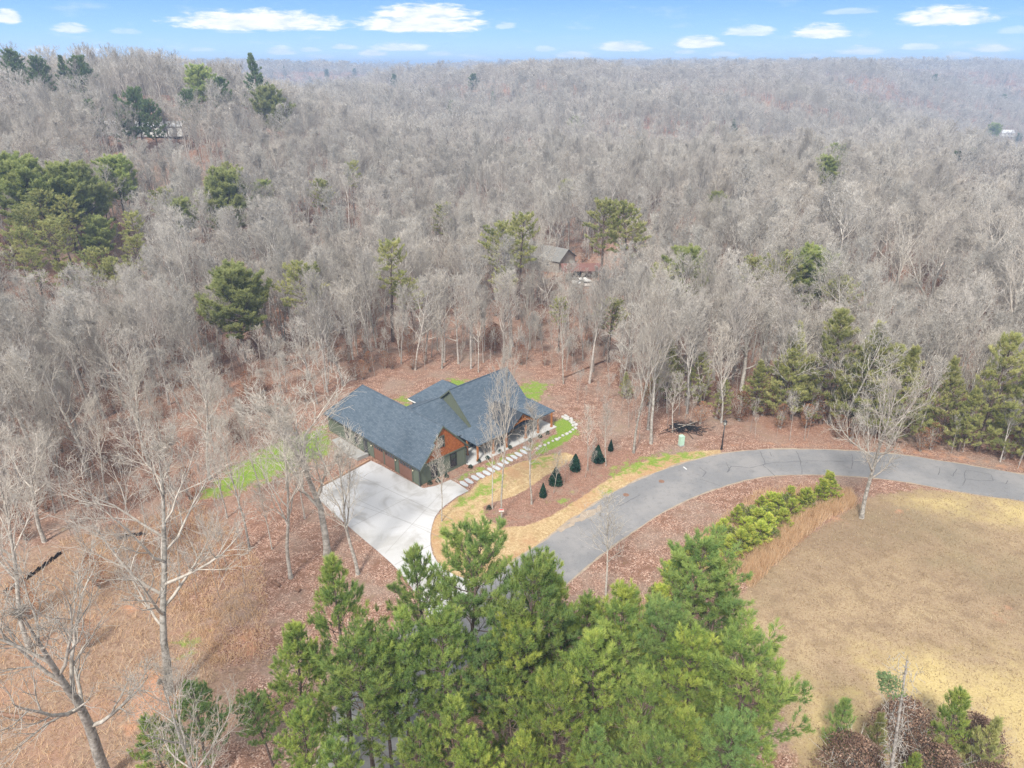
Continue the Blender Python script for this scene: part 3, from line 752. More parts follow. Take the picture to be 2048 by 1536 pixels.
# eaves trim of the garage
f = MB(); f.box(-.36, -.27, -.3, 21.3, 2.40, 2.50); hp('gutter', f, 'gutter', g_roof)
f = MB()
f.extrude([(3.85, .04, 6.93), (7.98, .04, GE + .02), (7.98, .04, GE - .2), (3.85, .04, 6.66)], (0, .055, 0))
f.extrude([(3.85, .04, 6.93), (2.2, .04, gz(2.2) + .02), (2.2, .04, gz(2.2) - .24), (3.85, .04, 6.66)], (0, .055, 0))
f.extrude([(2.2, -.36, gz(2.2) + .02), (-.28, -.36, GE), (-.28, -.36, GE - .2), (2.2, -.36, gz(2.2) - .24)], (0, .055, 0))
hp('fascia', f, 'trim', g_roof)
f = MB(); f.tube([(-.12, .12, 2.4), (-.12, .12, 0.05)], .05, 6); hp('downspout', f, 'gutter')
f = MB(); f.tube([(7.55, .12, 2.4), (7.55, .12, 0.05)], .05, 6); hp('downspout', f, 'gutter')
# windows on the gable front
def window(u0, u1, z0, z1, v=.3, depth=.07, bars=True):
    fr = MB(); t = .08
    fr.box(u0 - t, u0, v - depth, v - .002, z0 - t, z1 + t); fr.box(u1, u1 + t, v - depth, v - .002, z0 - t, z1 + t)
    fr.box(u0, u1, v - depth, v - .002, z1, z1 + t); fr.box(u0, u1, v - depth, v - .002, z0 - t, z0)
    zm = (z0 + z1) / 2; fr.box(u0, u1, v - depth + .01, v - .02, zm - .035, zm + .035)
    o = hp('window', fr, 'black')
    p = MB(); p.box(u0 + .001, u1 - .001, v - .03, v - .012, z0 + .001, z1 - .001); p.build('pane', M['glass'], o)
    return o
window(1.87, 2.65, .42, 2.1); window(4.98, 5.82, .6, 2.3); window(3.15, 3.85, 4.15, 5.45, v=.22)
tr_ = MB(); tr_.box(2.98, 3.07, .14, .217, 4.0, 5.6); tr_.box(3.94, 4.03, .14, .217, 4.0, 5.6); tr_.box(3.07, 3.94, .14, .217, 5.54, 5.63); hp('window_trim', tr_, 'trim')
# garage doors
for v0, v1 in ((1.7, 4.3), (5.25, 7.35), (7.6, 9.7)):
    d = MB(); d.box(-.05, -.002, v0, v1, .05, 2.25)
    o = hp('garage_door', d, 'door')
    q = MB()
    for k in range(4):
        a = v0 + .12 + k * (v1 - v0 - .2) / 4; q.box(-.075, -.052, a, a + (v1 - v0) / 4 - .16, 1.72, 2.08)
    q.build('door_window', M['glass'], o)
    fr = MB(); fr.box(-.08, -.003, v0 - .14, v0 - .003, .05, 2.38); fr.box(-.08, -.003, v1 + .003, v1 + .14, .05, 2.38); fr.box(-.08, -.003, v0, v1, 2.26, 2.38)
    fr.build('door_frame', M['trim'], o)
for v in (1.35, 4.85, 10.1):
    s = MB(); s.box(-.10, -.003, v - .06, v + .06, 1.72, 1.78); s.tube([(-.14, v, 1.72), (-.14, v, 1.98)], [.07, .09], 8); s.tube([(-.14, v, 1.98), (-.14, v, 2.06)], [.11, .02], 8)
    o = hp('wall_lamp', s, 'black')
    g = MB(); g.tube([(-.14, v, 1.75), (-.14, v, 1.96)], .095, 8); g.build('lamp_glass', M['brass'], o)
d = MB(); d.box(-.04, -.002, 11.2, 12.1, -.1, 2.0); hp('side_door', d, 'dark')
for v in (13.2, 15.6):
    fr = MB(); fr.box(-.06, -.002, v, v + .9, .7, 2.0); o = hp('window', fr, 'black'); p = MB(); p.box(-.068, -.061, v + .08, v + .82, .78, 1.92); p.build('pane', M['glass'], o)
# porch
s = MB(); s.slab([(7.45, -.75, .10), (23.3, -1.25, .10), (23.3, 6.0, .10), (21.6, 6.0, .10), (21.6, 2.9, .10), (7.45, 2.9, .10)], .25); hp('porch_floor', s, 'porch')
for u, v in ((8.98, -.35), (11.75, -.37), (14.1, -.42), (17.75, -.5), (20.1, -.6), (22.75, -.72), (9.0, 1.7)):
    p = MB(); p.box(u - .1, u + .1, v - .1, v + .1, .3, 2.28); 
    o = hp('post', p, 'post')
    b = MB(); b.box(u - .15, u + .15, v - .15, v + .15, .102, .3); b.build('post_base', M['post'], o)
b = MB(); b.box(8.9, 23.2, -.47, -.3, 2.12, 2.275); hp('porch_beam', b, 'post')
d = MB(); d.box(15.4, 16.4, 2.84, 2.898, .1, 2.2); o = hp('front_door', d, 'dark'); p = MB(); p.box(15.6, 16.2, 2.82, 2.839, .9, 2.0); p.build('door_window', M['glass'], o)
for u in (10.0, 12.6, 18.4, 20.3):
    fr = MB(); fr.box(u - .05, u + 1.15, 2.85, 2.899, .7, 2.15); o = hp('window', fr, 'white'); p = MB(); p.box(u, u + 1.1, 2.83, 2.849, .75, 2.1); p.build('pane', M['glass'], o)
# timber portico with standing-seam roof
PU, PZ, PE = 16.55, 4.5, 2.62
def mrz(v): return 7.1 - (7.3 - v) * (7.1 - 3.05) / 4.45
vb = 7.3 - (7.1 - PZ) / ((7.1 - 3.05) / 4.45)
ve = 2.9
seam = MB()
for sg in (-1, 1):
    seam.slab([(PU, -1.15, PZ), (PU, vb, PZ), (PU + sg * 2.05, ve, PZ - 1.42), (PU + sg * 2.75, 0.0, PE), (PU + sg * 2.75, -1.15, PE)], .07)
met = hp('portico_roof', seam, 'seam')
rb = MB()
v = -1.1
while v < vb:
    for sg in (-1, 1):
        t = 1.0 if v < 0.2 else max(0.02, (vb - v) / (vb - .2))
        rb.tube([(PU, v, PZ + .03), (PU + sg * 2.75 * t, v, PZ + .03 - (PZ - PE) * t)], .028, 4)
    v += .42
rb.tube([(PU, -1.15, PZ + .03), (PU, vb, PZ + .03)], .06, 6)
rb.build('seam', M['seam'], met)
ts = MB()
def beam(a, b, w=.2, dp=.2, v0=-1.0):
    a = Vector((a[0], v0, a[1])); b = Vector((b[0], v0, b[1])); d = (b - a).normalized(); n = Vector((-d.z, 0, d.x)) * w / 2
    ts.extrude([a - n, b - n, b + n, a + n], (0, dp, 0))
beam((PU - 2.5, PE + .02), (PU, PZ - .2)); beam((PU, PZ - .2), (PU + 2.5, PE + .02), v0=-1.003)
beam((PU - 1.6, 3.15), (PU, 3.5), .22, .19, -.995); beam((PU, 3.5), (PU + 1.6, 3.15), .22, .19, -.992)
beam((PU, 3.3), (PU, 4.4), .2, .17, -.985); beam((PU - 2.2, 2.7), (PU - 1.2, 3.5), .16, .15, -.98); beam((PU + 2.2, 2.7), (PU + 1.2, 3.5), .16, .15, -.98)
beam((PU - .15, 3.5), (PU - 1.0, 3.8), .14, .14, -.975); beam((PU + .15, 3.5), (PU + 1.0, 3.8), .14, .14, -.975)
hp('truss', ts, 'post')
w = MB(); w.extrude([(PU - 2.2, .2, 2.6), (PU + 2.2, .2, 2.6), (PU, .2, 4.25)], (0, .1, 0)); hp('portico_gable', w, 'cedar')

# low retaining wall, concrete apron and steps on the downhill side of the garage
lm = Matrix.Translation((HX, HY, 0)) @ Matrix.Rotation(math.radians(45), 4, 'Z')
mb = MB(); mb.slab([(-2.3, 12.0, .03), (-.1, 12.0, .03), (-.1, 18.0, .03), (-1.3, 18.0, .03)], .15)
for v in mb.v: pass
mb.v = [tuple(lm @ Vector(v)) for v in mb.v]; o = mb.build('side_path', M['apron']); tag(o, kind='structure')
mb = MB(); P = [at(631, 991), at(639, 975), at(690, 949), at(738, 922)]
for a, b in zip(P[:-1], P[1:]):
    d = (b - a).normalized(); n = Vector((-d.y, d.x, 0)) * .11; mb.extrude([a - n, b - n, b + n, a + n], (0, 0, .26))
o = mb.build('edging', M['timber']); tag(o, 'brown timber edging along the back edge of the white driveway', 'edging')
st_ = empty('garden_steps', tuple(lm @ Vector((-1.2, 11.3, 0))), math.radians(45)); tag(st_, 'short grey concrete steps beside the green garage wall', 'steps')
for k in range(4):
    s = MB(); s.box(-.8, .9, -.6 + k * .32, -.6 + k * .32 + .30, 0, .5 - k * .12); s.build('tread', M['apron'], st_)

# ------------------------------------------------------------------ rocks along the side lawn, one by one
rp = [(1075, 898), (1082, 894), (1090, 890.5), (1098, 887), (1106, 883), (1113, 880), (1120, 876.5), (1127, 872.5), (1134, 868.5), (1140, 864), (1145, 860), (1150, 856), (1152, 851), (1149, 847), (1145, 843), (1141, 840), (1137, 837), (1133, 834.5), (1130, 833)]
pts = [at(*p) for p in rp]; chain = resample(pts, .42)
r_ = random.Random(9); nrock = 0
for i, p in enumerate(chain):
    wide = i > len(chain) * .62
    for q in range(2 if wide else 1):
        s = r_.uniform(.2, .34) * (1.0 if wide else 1.0); k = 7; vs = []
        for zz, rr in ((-.1, .8), (.35, 1.0), (.8, .75), (1.0, .3)):
            for j in range(k):
                t = 2 * math.pi * (j + r_.uniform(-.2, .2)) / k; f = rr * r_.uniform(.75, 1.15)
                vs.append((math.cos(t) * s * f * 1.15, math.sin(t) * s * f, zz * s * .9 * r_.uniform(.85, 1.1)))
        fs = [(a * k + j, a * k + (j + 1) % k, (a + 1) * k + (j + 1) % k, (a + 1) * k + j) for a in range(3) for j in range(k)] + [tuple(3 * k + j for j in range(k))]
        mb = MB(); mb.add(vs, fs); o = mb.build('rock', M['rock'])
        o.location = p + Vector((r_.uniform(-.1, .1) + q * .42 - (.4 if wide else 0), r_.uniform(-.12, .12) + (q * .16 if wide else 0), 0)); o.rotation_euler.z = r_.uniform(0, 6)
        tag(o, 'white rock in the broad piled bend around the side lawn' if wide else 'white rock in the single row edging the front lawn', 'rock', 'rocks piled at the bend of the border' if wide else 'rocks in the narrow row of the border')
# ------------------------------------------------------------------ tree makers
def segs_mesh(name, segs, k, mat, smooth=False):
    """segs: array rows p0(3) p1(3) r0 r1 -> prisms with k sides"""
    S = np.array(segs, float)
    p0, p1, r0, r1 = S[:, 0:3], S[:, 3:6], S[:, 6], S[:, 7]
    d = p1 - p0; d /= np.linalg.norm(d, axis=1)[:, None] + 1e-9
    ref = np.where(np.abs(d[:, :1]) < .85, [[1., 0, 0]], [[0, 1., 0]])
    u = np.cross(d, ref); u /= np.linalg.norm(u, axis=1)[:, None] + 1e-9
    w = np.cross(d, u)
    t = 2 * np.pi * np.arange(k) / k
    off = u[:, None] * np.cos(t)[None, :, None] + w[:, None] * np.sin(t)[None, :, None]
    A = p0[:, None] - d[:, None] * (r0 * .3)[:, None, None] + off * r0[:, None, None]; B = p1[:, None] + off * r1[:, None, None]
    V = np.concatenate([A, B], 1).reshape(-1, 3)
    n = len(S); b = (np.arange(n) * 2 * k)[:, None]; j = np.arange(k)[None]; j2 = (j + 1) % k
    F = np.stack([b + j, b + j2, b + k + j2, b + k + j], -1).reshape(-1, 4)
    return np_mesh(name, V, F, mat, smooth=smooth)

def rot_about(v, ax, a):
    return v * math.cos(a) + ax.cross(v) * math.sin(a) + ax * ax.dot(v) * (1 - math.cos(a))

def bare_tree(seed, H, kind='forest', nl=(12, 8, 7, 4), rtwig=0.016, r0=None, lean=0.03, spread=1.0):
    rg = random.Random(seed); segs = [[], [], [], [], []]
    r0 = r0 or H * .0105
    def grow(p, d, L, r, lev, up):
        ns = (12, 6, 4, 3, 1)[lev]; wob = (.05, .13, .17, .2, .15)[lev]
        P = [p.copy()]; D = [d.copy()]; R = [r]
        for i in range(ns):
            d = (d + Vector((rg.gauss(0, wob), rg.gauss(0, wob), rg.gauss(0, wob) * .5 + up))).normalized()
            p = p + d * (L / ns); P.append(p.copy()); D.append(d.copy())
            t = (i + 1) / ns
            R.append(max(rtwig * .5, r * ((1 - t) ** .8 * .9 + .1) if lev < 4 else r * .35))
        for i in range(ns): segs[lev].append((*P[i], *P[i + 1], R[i], R[i + 1]))
        if lev >= 4: return
        n = nl[lev]; start = {0: (.36 if kind == 'forest' else .28), 1: .22, 2: .15, 3: .1}[lev]
        if kind == 'tall' and lev == 0: start = .55
        az = rg.uniform(0, 6.28)
        for c in range(n):
            t = start + (1 - start) * (c + rg.uniform(.1, .9)) / n; t = min(t, .985)
            i = min(int(t * ns), ns - 1); q = P[i].lerp(P[i + 1], t * ns - i); dd = D[i + 1]
            az += 2.4 + rg.uniform(-.5, .5)
            a = Vector((1, 0, 0)) if abs(dd.x) < .8 else Vector((0, 1, 0))
            ax = rot_about(dd.cross(a).normalized(), dd, az)
            ang = (rg.uniform(.35, .8) if lev == 0 else rg.uniform(.35, .85))
            if lev == 0 and kind == 'spread': ang = rg.uniform(.65, 1.15) * (1.15 - .5 * (t - start) / (1 - start))
            if lev == 0 and kind == 'vase': ang = rg.uniform(.28, .55)
            nd = rot_about(dd, ax, ang)
            rr = R[i]
            if lev == 0:
                prof = math.sin(math.pi * min(1, (t - start) / (1 - start) * .8 + .22)) ** .7
                if kind in ('forest', 'tall'): prof = (1 - (t - start) / (1 - start)) ** .55 * .95 + .15
                LL = H * {'forest': .37, 'tall': .28, 'spread': .40, 'vase': .46}[kind] * prof * rg.uniform(.75, 1.15) * spread
                cr = min(rr * .62, LL * .020 + .012)
            else:
                LL = L * rg.uniform(.34, .64) * (1.15 - .5 * t); cr = max(rr * .55, rtwig)
            if lev == 3: LL = max(LL, .5) * 1.1; cr = rtwig
            grow(q, nd, LL, cr, lev + 1, {0: .13, 1: .13, 2: .11, 3: .09}[lev] * (1.2 if kind in ('vase', 'forest', 'tall') else .75))
    d0 = Vector((rg.gauss(0, lean), rg.gauss(0, lean), 1)).normalized()
    grow(Vector((0, 0, -.3)), d0, H + .3, r0, 0, .02)
    # normalise to the height H
    zmax = max(s[5] for s in segs[3] + segs[2] + segs[4]); k = H / zmax
    out = []
    for L_ in segs:
        a = np.array(L_, float)
        if len(a): a[:, :6] *= k
        out.append(a)
    # root flare
    out[0][0, 6] *= 1.35
    return out

class Tree:
    def __init__(s, trunk, crown, H): s.trunk, s.crown, s.H = trunk, crown, H

def join_np(name, parts, mat, smooth=False):
    V, F, b = [], [], 0
    for me in parts:
        n = len(me.vertices); v = np.empty(n * 3, np.float32); me.vertices.foreach_get('co', v)
        m = len(me.polygons); f = np.empty(m * 4, np.int32); me.loops.foreach_get('vertex_index', f)
        V.append(v.reshape(-1, 3)); F.append(f.reshape(-1, 4) + b); b += n
        bpy.data.meshes.remove(me)
    return np_mesh(name, np.concatenate(V), np.concatenate(F), mat, smooth=smooth)

def make_bare(nm, seed, H, kind, nl, rtwig, pale=False, **kw):
    L = bare_tree(seed, H, kind, nl, rtwig, **kw)
    bm = M['bark_pale' if pale else 'bark']; tm = M['twig_pale' if pale else 'twig']
    tr = segs_mesh(nm + '_trunk', L[0], 8, bm, True)
    cr = join_np(nm + '_crown', [segs_mesh('a', L[1], 5, tm), segs_mesh('b', L[2], 4, tm), segs_mesh('c', np.concatenate([L[3], L[4]]) if len(L[4]) else L[3], 3, tm)], tm)
    return Tree(tr, cr, H)

def needles_template(rg, n, length, width, brush=.3):
    """one tuft along +Z: thin needle triangles slanting outwards"""
    V = []; 
    for i in range(n):
        t = rg.random(); base = np.array([0, 0, -brush * .5 + brush * t])
        a = rg.uniform(0, 6.283); el = rg.uniform(.25, 1.25) * (1 - .55 * t) + .05
        d = np.array([math.sin(el) * math.cos(a), math.sin(el) * math.sin(a), math.cos(el)])
        s = np.cross(d, [rg.gauss(0, 1), rg.gauss(0, 1), rg.gauss(0, 1)]); s /= np.linalg.norm(s) + 1e-9
        L = length * rg.uniform(.7, 1.1)
        V += [base - s * width / 2, base + s * width / 2, base + d * L]
    return np.array(V)

def tufts_mesh(nm, pos, dirs, scale, tmpl, mat, seed, tint):
    rs = np.random.RandomState(seed); n = len(pos)
    pos = np.array(pos); d = np.array(dirs, float); d /= np.linalg.norm(d, axis=1)[:, None] + 1e-9
    a = rs.normal(size=(n, 3)); u = np.cross(d, a); u /= np.linalg.norm(u, axis=1)[:, None] + 1e-9; w = np.cross(d, u)
    which = rs.randint(0, len(tmpl), n); T = np.stack(tmpl)[which]              # n,m,3
    sc = np.array(scale)[:, None, None]
    V = (T[:, :, :1] * u[:, None] + T[:, :, 1:2] * w[:, None] + T[:, :, 2:] * d[:, None]) * sc + pos[:, None]
    m = T.shape[1]; F = np.arange(n * m).reshape(-1, 3)
    tn = np.repeat(np.array(tint), m)
    return np_mesh(nm, V.reshape(-1, 3), F, mat, tint=tn)

def make_pine(nm, seed, H, shape='cone', crown_from=.3, width=.22, n_limb=46, needle=.33, mat='needle', nneed=34, dens=1.0, nw=.034, yoff=0.0):
    rg = random.Random(seed); segs = []; limbs = []
    r0 = H * .011 + .04; P = []; d = Vector((rg.gauss(0, .02), rg.gauss(0, .02), 1)); p = Vector((0, 0, -.3)); ns = 14
    for i in range(ns + 1):
        P.append(p.copy()); d = (d + Vector((rg.gauss(0, .02), rg.gauss(0, .02), .05))).normalized(); p = p + d * (H + .1) / ns
    k = (H - .25) / P[-1].z; P = [Vector((q.x * k, q.y * k, q.z * k)) for q in P]
    for i in range(ns):
        segs.append((*P[i], *P[i + 1], r0 * (1 - i / ns) ** .9 + .015, r0 * (1 - (i + 1) / ns) ** .9 + .012))
    tp, td, ts, tt = [], [], [], []
    az = rg.uniform(0, 6)
    def tuft(q, dd, s=1.0, t=None):
        tp.append(tuple(q)); td.append(tuple(dd)); ts.append(s * rg.uniform(.8, 1.2)); tt.append(min(1, max(0, (rg.gauss(.48, .22) if t is None else t))))
    for c in range(n_limb):
        t = crown_from + (1 - crown_from) * ((c + rg.random() * .8) / n_limb) ** .92; t = min(t, .985)
        f = (t - crown_from) / (1 - crown_from)
        if shape == 'cone': prof = (1 - f) ** .75 * min(1, .55 + f * 3)
        elif shape == 'round': prof = math.sqrt(max(0, 1 - (f * 1.0) ** 2.4)) * min(1, .6 + f * 1.6)
        elif shape == 'flat': prof = math.sqrt(max(0, 1 - f ** 4)) * (.35 + .65 * f)
        else: prof = (1 - f) ** .55 * min(1, .6 + f)
        LL = H * width * max(.08, prof) * rg.uniform(.7, 1.18)
        i = min(int(t * ns), ns - 1); q = P[i].lerp(P[i + 1], t * ns - i)
        az += 2.4 + rg.uniform(-.4, .4)
        el = .15 + .9 * f ** 1.3 + rg.uniform(-.12, .15)
        dd = Vector((math.cos(az) * math.cos(el), math.sin(az) * math.cos(el), math.sin(el)))
        m_ = max(3, int(LL / .45)); rr = max(.012, LL * .012)
        shade = rg.gauss(.5, .14)
        for j in range(m_):
            dd = (dd + Vector((rg.gauss(0, .10), rg.gauss(0, .10), .07 + rg.gauss(0, .05)))).normalized()
            q2 = q + dd * LL / m_
            segs.append((*q, *q2, rr * (1 - j / m_) + .006, rr * (1 - (j + 1) / m_) + .005))
            fr = (j + 1) / m_
            if fr > .25:
                nb = int(max(1, round((2.6 if fr < .95 else 3.4) * dens + rg.uniform(-.5, .5))))
                for b in range(nb):
                    sd = 1 if rg.random() < .5 else -1
                    side = dd.cross(Vector((0, 0, 1))).normalized() * sd
                    bd = (dd * rg.uniform(.3, 1) + side * rg.uniform(.3, 1.1) + Vector((0, 0, rg.uniform(-.05, .7)))).normalized()
                    bl = LL * rg.uniform(.12, .34) * (1.25 - .6 * fr) + .15
                    e = q2 + bd * bl
                    segs.append((*q2, *e, .011, .006))
                    tn = shade + rg.gauss(0, .15) + .10 * bd.z
                    tuft(e, bd + Vector((0, 0, .9)), 1.15, min(1, max(0, tn + .12)))
                    if bl > .45:
                        for g in range(1 + int(bl / .55)):
                            s2 = rg.uniform(.25, .85); mid = q2.lerp(e, s2)
                            bd2 = (bd + Vector((rg.gauss(0, .7), rg.gauss(0, .7), rg.uniform(0, .6)))).normalized()
                            e2 = mid + bd2 * rg.uniform(.15, .35); segs.append((*mid, *e2, .008, .005))
                            tuft(e2, bd2 + Vector((0, 0, .3)), .92, min(1, max(0, tn + rg.gauss(0, .1))))
            q = q2
        tuft(q, dd + Vector((0, 0, .3)), 1.1)
    tuft(P[-1], Vector((0, 0, 1)), 1.3, .7)
    tm = [needles_template(rg, nneed, needle, nw, needle * 1.1) for _ in range(6)]
    trunk = segs_mesh(nm + '_trunk', segs, 5, M['pinebark'], True)
    crown = tufts_mesh(nm + '_crown', tp, td, ts, tm, M[mat], seed, tt)
    return Tree(trunk, crown, H)

def leafy_mesh(nm, seed, H, W, n, mat, leaf=.12, shape='cone', hollow=.35, base=.0):
    """cloud of small leaf faces filling an uneven crown"""
    rs = np.random.RandomState(seed); P = []
    lob = rs.normal(size=(9, 3)); lob /= np.linalg.norm(lob, axis=1)[:, None]
    while len(P) < n:
        z = rs.rand() ; a = rs.rand() * 6.283; rad = rs.rand() ** .5
        if rad < hollow and rs.rand() < .7: continue
        pr = {'cone': (1 - z) ** .8 * min(1, .75 + z * 2), 'round': math.sqrt(max(0, 1 - (2 * z - 1) ** 2)) , 'bush': math.sqrt(max(0, 1 - z * z)), 'column': (1 - z ** 4) * .9}[shape]
        v = np.array([math.cos(a), math.sin(a), z * 2 - 1]); v /= np.linalg.norm(v)
        bump = 1 + .28 * max(0, (lob @ v).max() - .75) * 4 - .14 + rs.normal() * .06
        P.append((math.cos(a) * rad * pr * W * bump, math.sin(a) * rad * pr * W * bump, base + z * (H - base)))
    P = np.array(P); n = len(P)
    d = rs.normal(size=(n, 3)); d /= np.linalg.norm(d, axis=1)[:, None]; e = np.cross(d, rs.normal(size=(n, 3))); e /= np.linalg.norm(e, axis=1)[:, None]
    s = leaf * rs.uniform(.6, 1.3, n)[:, None]
    V = np.stack([P - d * s * .5, P + e * s * .35, P + d * s * .5, P - e * s * .35], 1).reshape(-1, 3)
    F = np.arange(n * 4).reshape(-1, 4)
    nz = np.sin(P[:, 0] * 2.1 + seed) * np.sin(P[:, 1] * 2.3) * np.sin(P[:, 2] * 1.9)
    t = np.repeat(np.clip(.5 + nz * .3 + rs.normal(0, .18, n), 0, 1), 4)
    return np_mesh(nm, V, F, M[mat], tint=t)

def stick_mesh(nm, seed, H, W, n, mat, r=.012):
    rg = random.Random(seed); S = []
    for i in range(n):
        a = rg.uniform(0, 6.28); L = H * rg.uniform(.6, 1.0); w = W * rg.uniform(.1, .8)
        b = Vector((rg.uniform(-.1, .1), rg.uniform(-.1, .1), -.05)); m = Vector((math.cos(a) * w * .4, math.sin(a) * w * .4, L * .5)); e = Vector((math.cos(a) * w, math.sin(a) * w, L))
        S.append((*b, *m, r * 1.6, r)); S.append((*m, *e, r, r * .5))
        for k in range(3):
            q = m.lerp(e, rg.random()); f = q + Vector((rg.uniform(-1, 1), rg.uniform(-1, 1), rg.uniform(.1, 1))).normalized() * L * .25
            S.append((*q, *f, r * .6, r * .4))
    return segs_mesh(nm, S, 3, M[mat])

# ---- libraries
FOREST = [make_bare('bare_a', 11, 18, 'forest', (15, 7, 5, 3), .017, r0=.17), make_bare('bare_b', 23, 19, 'forest', (14, 6, 5, 4), .017, r0=.18),
          make_bare('bare_c', 37, 17, 'spread', (12, 7, 5, 3), .018), make_bare('bare_d', 41, 20, 'tall', (13, 6, 5, 4), .017, r0=.2),
          make_bare('bare_e', 53, 17, 'vase', (9, 7, 6, 3), .017, pale=True), make_bare('bare_f', 67, 18, 'forest', (14, 7, 5, 3), .017, pale=True, r0=.16)]
FARBARE = [make_bare('far_a', 71, 18, 'forest', (12, 8, 7, 0), .034), make_bare('far_b', 83, 18, 'spread', (12, 8, 7, 0), .034), make_bare('far_c', 97, 19, 'vase', (10, 8, 8, 0), .034)]
HERO = {'spread': make_bare('hero_a', 101, 24, 'spread', (16, 7, 6, 4), .017, pale=True, r0=.34),
        'vase': make_bare('hero_b', 113, 21, 'vase', (9, 8, 6, 4), .016, pale=True, r0=.24),
        'forest': make_bare('hero_c', 127, 20, 'forest', (15, 6, 5, 3), .016, pale=True, r0=.2),
        'slim': make_bare('hero_d', 131, 12, 'forest', (18, 4, 3, 2), .012, pale=True, r0=.085, spread=.75),
        'oak': make_bare('hero_e', 149, 22, 'spread', (10, 7, 6, 4), .017, pale=True, r0=.42, spread=1.1)}
PINE = [make_pine('pine_a', 5, 17, 'ovate', .25, .25, 48), make_pine('pine_b', 6, 16, 'ovate', .35, .24, 44), make_pine('pine_c', 7, 18, 'round', .4, .21, 46),
        make_pine('pine_d', 8, 15, 'round', .38, .25, 46), make_pine('pine_e', 9, 17, 'cone', .2, .27, 50)]
ROUNDP = [make_pine('round_a', 15, 17, 'round', .30, .36, 64, needle=.42, nw=.06, dens=1.3, mat='needle_round'), make_pine('round_b', 16, 16, 'round', .45, .28, 50, needle=.42, nw=.06, dens=1.2, mat='needle_round')]
OLIVE = [make_pine('olive_a', 25, 17, 'flat', .55, .19, 34, needle=.26, mat='needle_olive', nw=.038), make_pine('olive_b', 26, 15, 'round', .5, .2, 34, needle=.26, mat='needle_olive', nw=.038)]
YOUNG = [make_pine('young_a', 35, 4, 'cone', .06, .30, 30, needle=.22, mat='needle_young', nneed=24), make_pine('young_b', 36, 3, 'ovate', .05, .36, 24, needle=.22, mat='needle_young', nneed=24)]
THICK = [make_pine('thick_a', 45, 13, 'cone', .06, .25, 84, needle=.30, mat='needle_olive', nw=.038, dens=.8), make_pine('thick_b', 46, 12, 'ovate', .08, .26, 60, needle=.30, mat='needle_olive', nw=.038, dens=.7)]
DARK = [make_pine('dark_a', 55, 15, 'cone', .12, .24, 60, needle=.34, mat='needle_dark', nw=.07), make_pine('dark_b', 56, 17, 'round', .3, .26, 50, needle=.34, mat='needle_dark', nw=.07)]

def plant_tree(T, name, p, h, label, cat, group=None, rz=None, lean=None, rg=random, ws=1.0):
    o = empty(name, p); k = h / T.H; o.scale = (k * ws, k * ws, k)
    o.rotation_euler = (lean[1] if lean else rg.uniform(-.03, .03), lean[0] if lean else rg.uniform(-.03, .03), rz if rz is not None else rg.uniform(0, 6.28))
    link_mesh('trunk', T.trunk, o); link_mesh('crown', T.crown, o)
    tag(o, label, cat, group); return o

TR = random.Random(77)
def hero(kind, px, py, top, label, lean=None, rz=None, ws=1.0, name='bare_tree'):
    p = place(px, py); h = height_to(p, top); return plant_tree(HERO[kind], name, p, h, label, 'tree', None, rz, lean, TR, ws)

